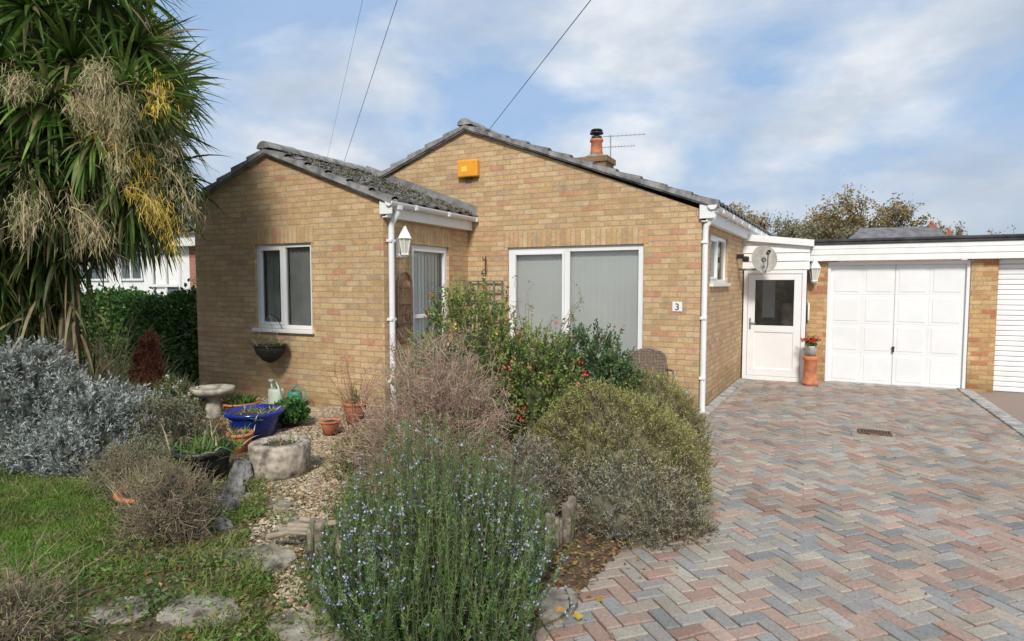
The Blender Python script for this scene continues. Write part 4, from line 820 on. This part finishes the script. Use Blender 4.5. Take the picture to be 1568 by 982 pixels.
bgtree('oak_tree',.575,60,10.6,5.4,AU,14000,.30,nb_=48); bgtree('oak_tree',.44,66,8.8,4.2,OL,6000,.30); bgtree('oak_tree',.495,68,8.6,4,OL+AU,5000,.30)
bgtree('oak_tree',.37,55,8.6,3.2,AU,5000,.28); bgtree('oak_tree',.52,50,7.0,3,OL,3500,.26)
bgtree('autumn_tree',.70,58,7.4,2.6,AU,2500,.28); bgtree('autumn_tree',.82,65,7.6,3.6,AU,3500,.28); bgtree('autumn_tree',.90,62,8,4,OL,3000,.28)
e=E('distant_tree_line'); n=22000; a=rng.uniform(-1.2,1.3,n); d=rng.uniform(110,135,n); x=d*(FW[0]+a*RT[0]); y=d*(FW[1]+a*RT[1]); hz=(6+2*np.sin(a*23)+1.6*np.sin(a*51+1)+np.sin(a*97))*np.sqrt(rng.uniform(.02,1,n))
leaves('foliage',np.stack([x,y,hz],1),rng.normal(size=(n,3)),1.6,1.2,pick(OL+AU,n)*.8,LEAF,e)
def dhouse(name,u,d,w,ze,zr,dep,roofc,wallm):
    e=E(name); x,y=S(u,d); boxes('walls',[(x-w/2,x+w/2,y,y+dep,0,ze)],wallm,e)
    V=[(x-w/2-.3,y-.3,ze-.1),(x+w/2+.3,y-.3,ze-.1),(x+w/2+.3,y+dep+.3,ze-.1),(x-w/2-.3,y+dep+.3,ze-.1),(x-w/2+1.5,y+dep/2,zr),(x+w/2-1.5,y+dep/2,zr)]
    mk('roof',V,[(0,1,5,4),(2,3,4,5),(1,2,5),(3,0,4)],roofc,e)
    boxes('chimney',[(x+w/2-1.6,x+w/2-1.1,y+dep/2-.3,y+dep/2+.3,zr-.9,zr+.1)],BRICKR,e); lathe('chimney_pot',[(.13,0),(.10,.3)],(x+w/2-1.35,y+dep/2,zr+.1),TERRA,e,10)
    boxes('windows',[(x-w/3,x-w/3+1.4,y-.03,y-.01,1,2.2),(x+w/5,x+w/5+1.4,y-.03,y-.01,1,2.2)],BLACK,e)
RT1=M('brown_roof',(.16,.12,.11),.9,.3,2); RT2=M('slate_roof',(.17,.165,.17),.9,.3,2)
dhouse('distant_bungalow',.635,44,7.5,4.4,6.1,6,RT2,BRICKR); dhouse('distant_bungalow',.70,47,5,4.5,5.9,6,RT1,WHITEP); dhouse('distant_bungalow',.585,50,5,4.4,5.8,6,RT1,BRICKR)
WIRE=M('cable_grey',(.09,.09,.10),.6,.1)
def wire(p0,p1,t0,t1,r):
    e=E('overhead_wire'); p0=np.array(p0);p1=np.array(p1); t=np.linspace(t0,t1,14)[:,None]; P=p0+(p1-p0)*t; tubes('cable',P,r,WIRE,e,5)
def P3(u,d,z): return (*S(u,d),z)
wire(P3(-.236,8,1.77+.469*8),P3(-.301,14,1.77+.205*14),-1.2,1.5,.0022)
wire(P3(-.179,8,1.77+.469*8),P3(-.277,14,1.77+.189*14),-1.2,1.5,.0045)
wire(P3(.138,5.5,1.77+.469*5.5),P3(-.045,9.45,1.77+.240*9.45),-1.2,1.,.0045)
# ---------------------------------------------------------------- SKY / LIGHT
w=bpy.data.worlds.new('World'); scene.world=w; w.use_nodes=True; nt=w.node_tree; bg=nt.nodes['Background']
sd_=np.array([.30,-.80,.72]); sd_=sd_/np.linalg.norm(sd_)
sky=N(nt,'ShaderNodeTexSky',sky_type='NISHITA'); sky.sun_disc=False; sky.sun_elevation=math.asin(sd_[2]); sky.sun_rotation=math.atan2(sd_[0],sd_[1]); sky.air_density=1.2; sky.dust_density=1.; sky.ozone_density=1.5
tcn=N(nt,'ShaderNodeTexCoord'); sp=N(nt,'ShaderNodeSeparateXYZ'); nt.links.new(tcn.outputs['Generated'],sp.inputs[0])
zc=math_(nt,'ADD',math_(nt,'MAXIMUM',sp.outputs[2],0.),.30); cb=N(nt,'ShaderNodeCombineXYZ')
nt.links.new(math_(nt,'DIVIDE',sp.outputs[0],zc),cb.inputs[0]); nt.links.new(math_(nt,'DIVIDE',sp.outputs[1],zc),cb.inputs[1]); cb.inputs[2].default_value=3.7
f1=N(nt,'ShaderNodeTexNoise'); f1.inputs['Scale'].default_value=1.9; f1.inputs['Detail'].default_value=7; f1.inputs['Roughness'].default_value=.52; f1.inputs['Distortion'].default_value=.3; nt.links.new(cb.outputs[0],f1.inputs['Vector'])
cov=ramp(nt,f1.outputs['Fac'],[(.40,0.),(.60,1.)])
f2=noise(nt,cb.outputs[0],1.5,7,.58)
cc=ramp(nt,f2,[(.34,(3.7,4.3,5.2)),(.46,(4.9,5.4,6.1)),(.55,(6.3,6.6,7.0)),(.64,(7.5,7.6,7.7))])
blue=mix(nt,.75,sky.outputs[0],(2.3,3.8,6.2))
c=mix(nt,math_(nt,'ADD',math_(nt,'MULTIPLY',cov,.80),.16),blue,cc)
c=mix(nt,ramp(nt,sp.outputs[2],[(.0,.85),(.24,0.)]),c,(3.9,4.4,5.1))
nt.links.new(c,bg.inputs[0]); bg.inputs[1].default_value=.13
sun=bpy.data.lights.new('sun','SUN'); sun.energy=3.3; sun.angle=R(10); sun.color=(1,.95,.87); so=bpy.data.objects.new('sun',sun); link(so); so.rotation_euler=Vector(sd_).to_track_quat('Z','Y').to_euler(); so.location=(3,-8,12)
cam=bpy.data.cameras.new('camera'); co_=bpy.data.objects.new('camera',cam); link(co_); co_.location=(0,0,1.77)
pit=R(3.46); dv=Vector((FW[0]*math.cos(pit),FW[1]*math.cos(pit),-math.sin(pit))); co_.rotation_euler=dv.to_track_quat('-Z','Y').to_euler()
cam.sensor_width=36; cam.lens=36*927/1568; cam.clip_end=3000; cam.clip_start=.05; scene.camera=co_
scene.view_settings.view_transform='Standard'; scene.view_settings.look='None'; scene.view_settings.exposure=0
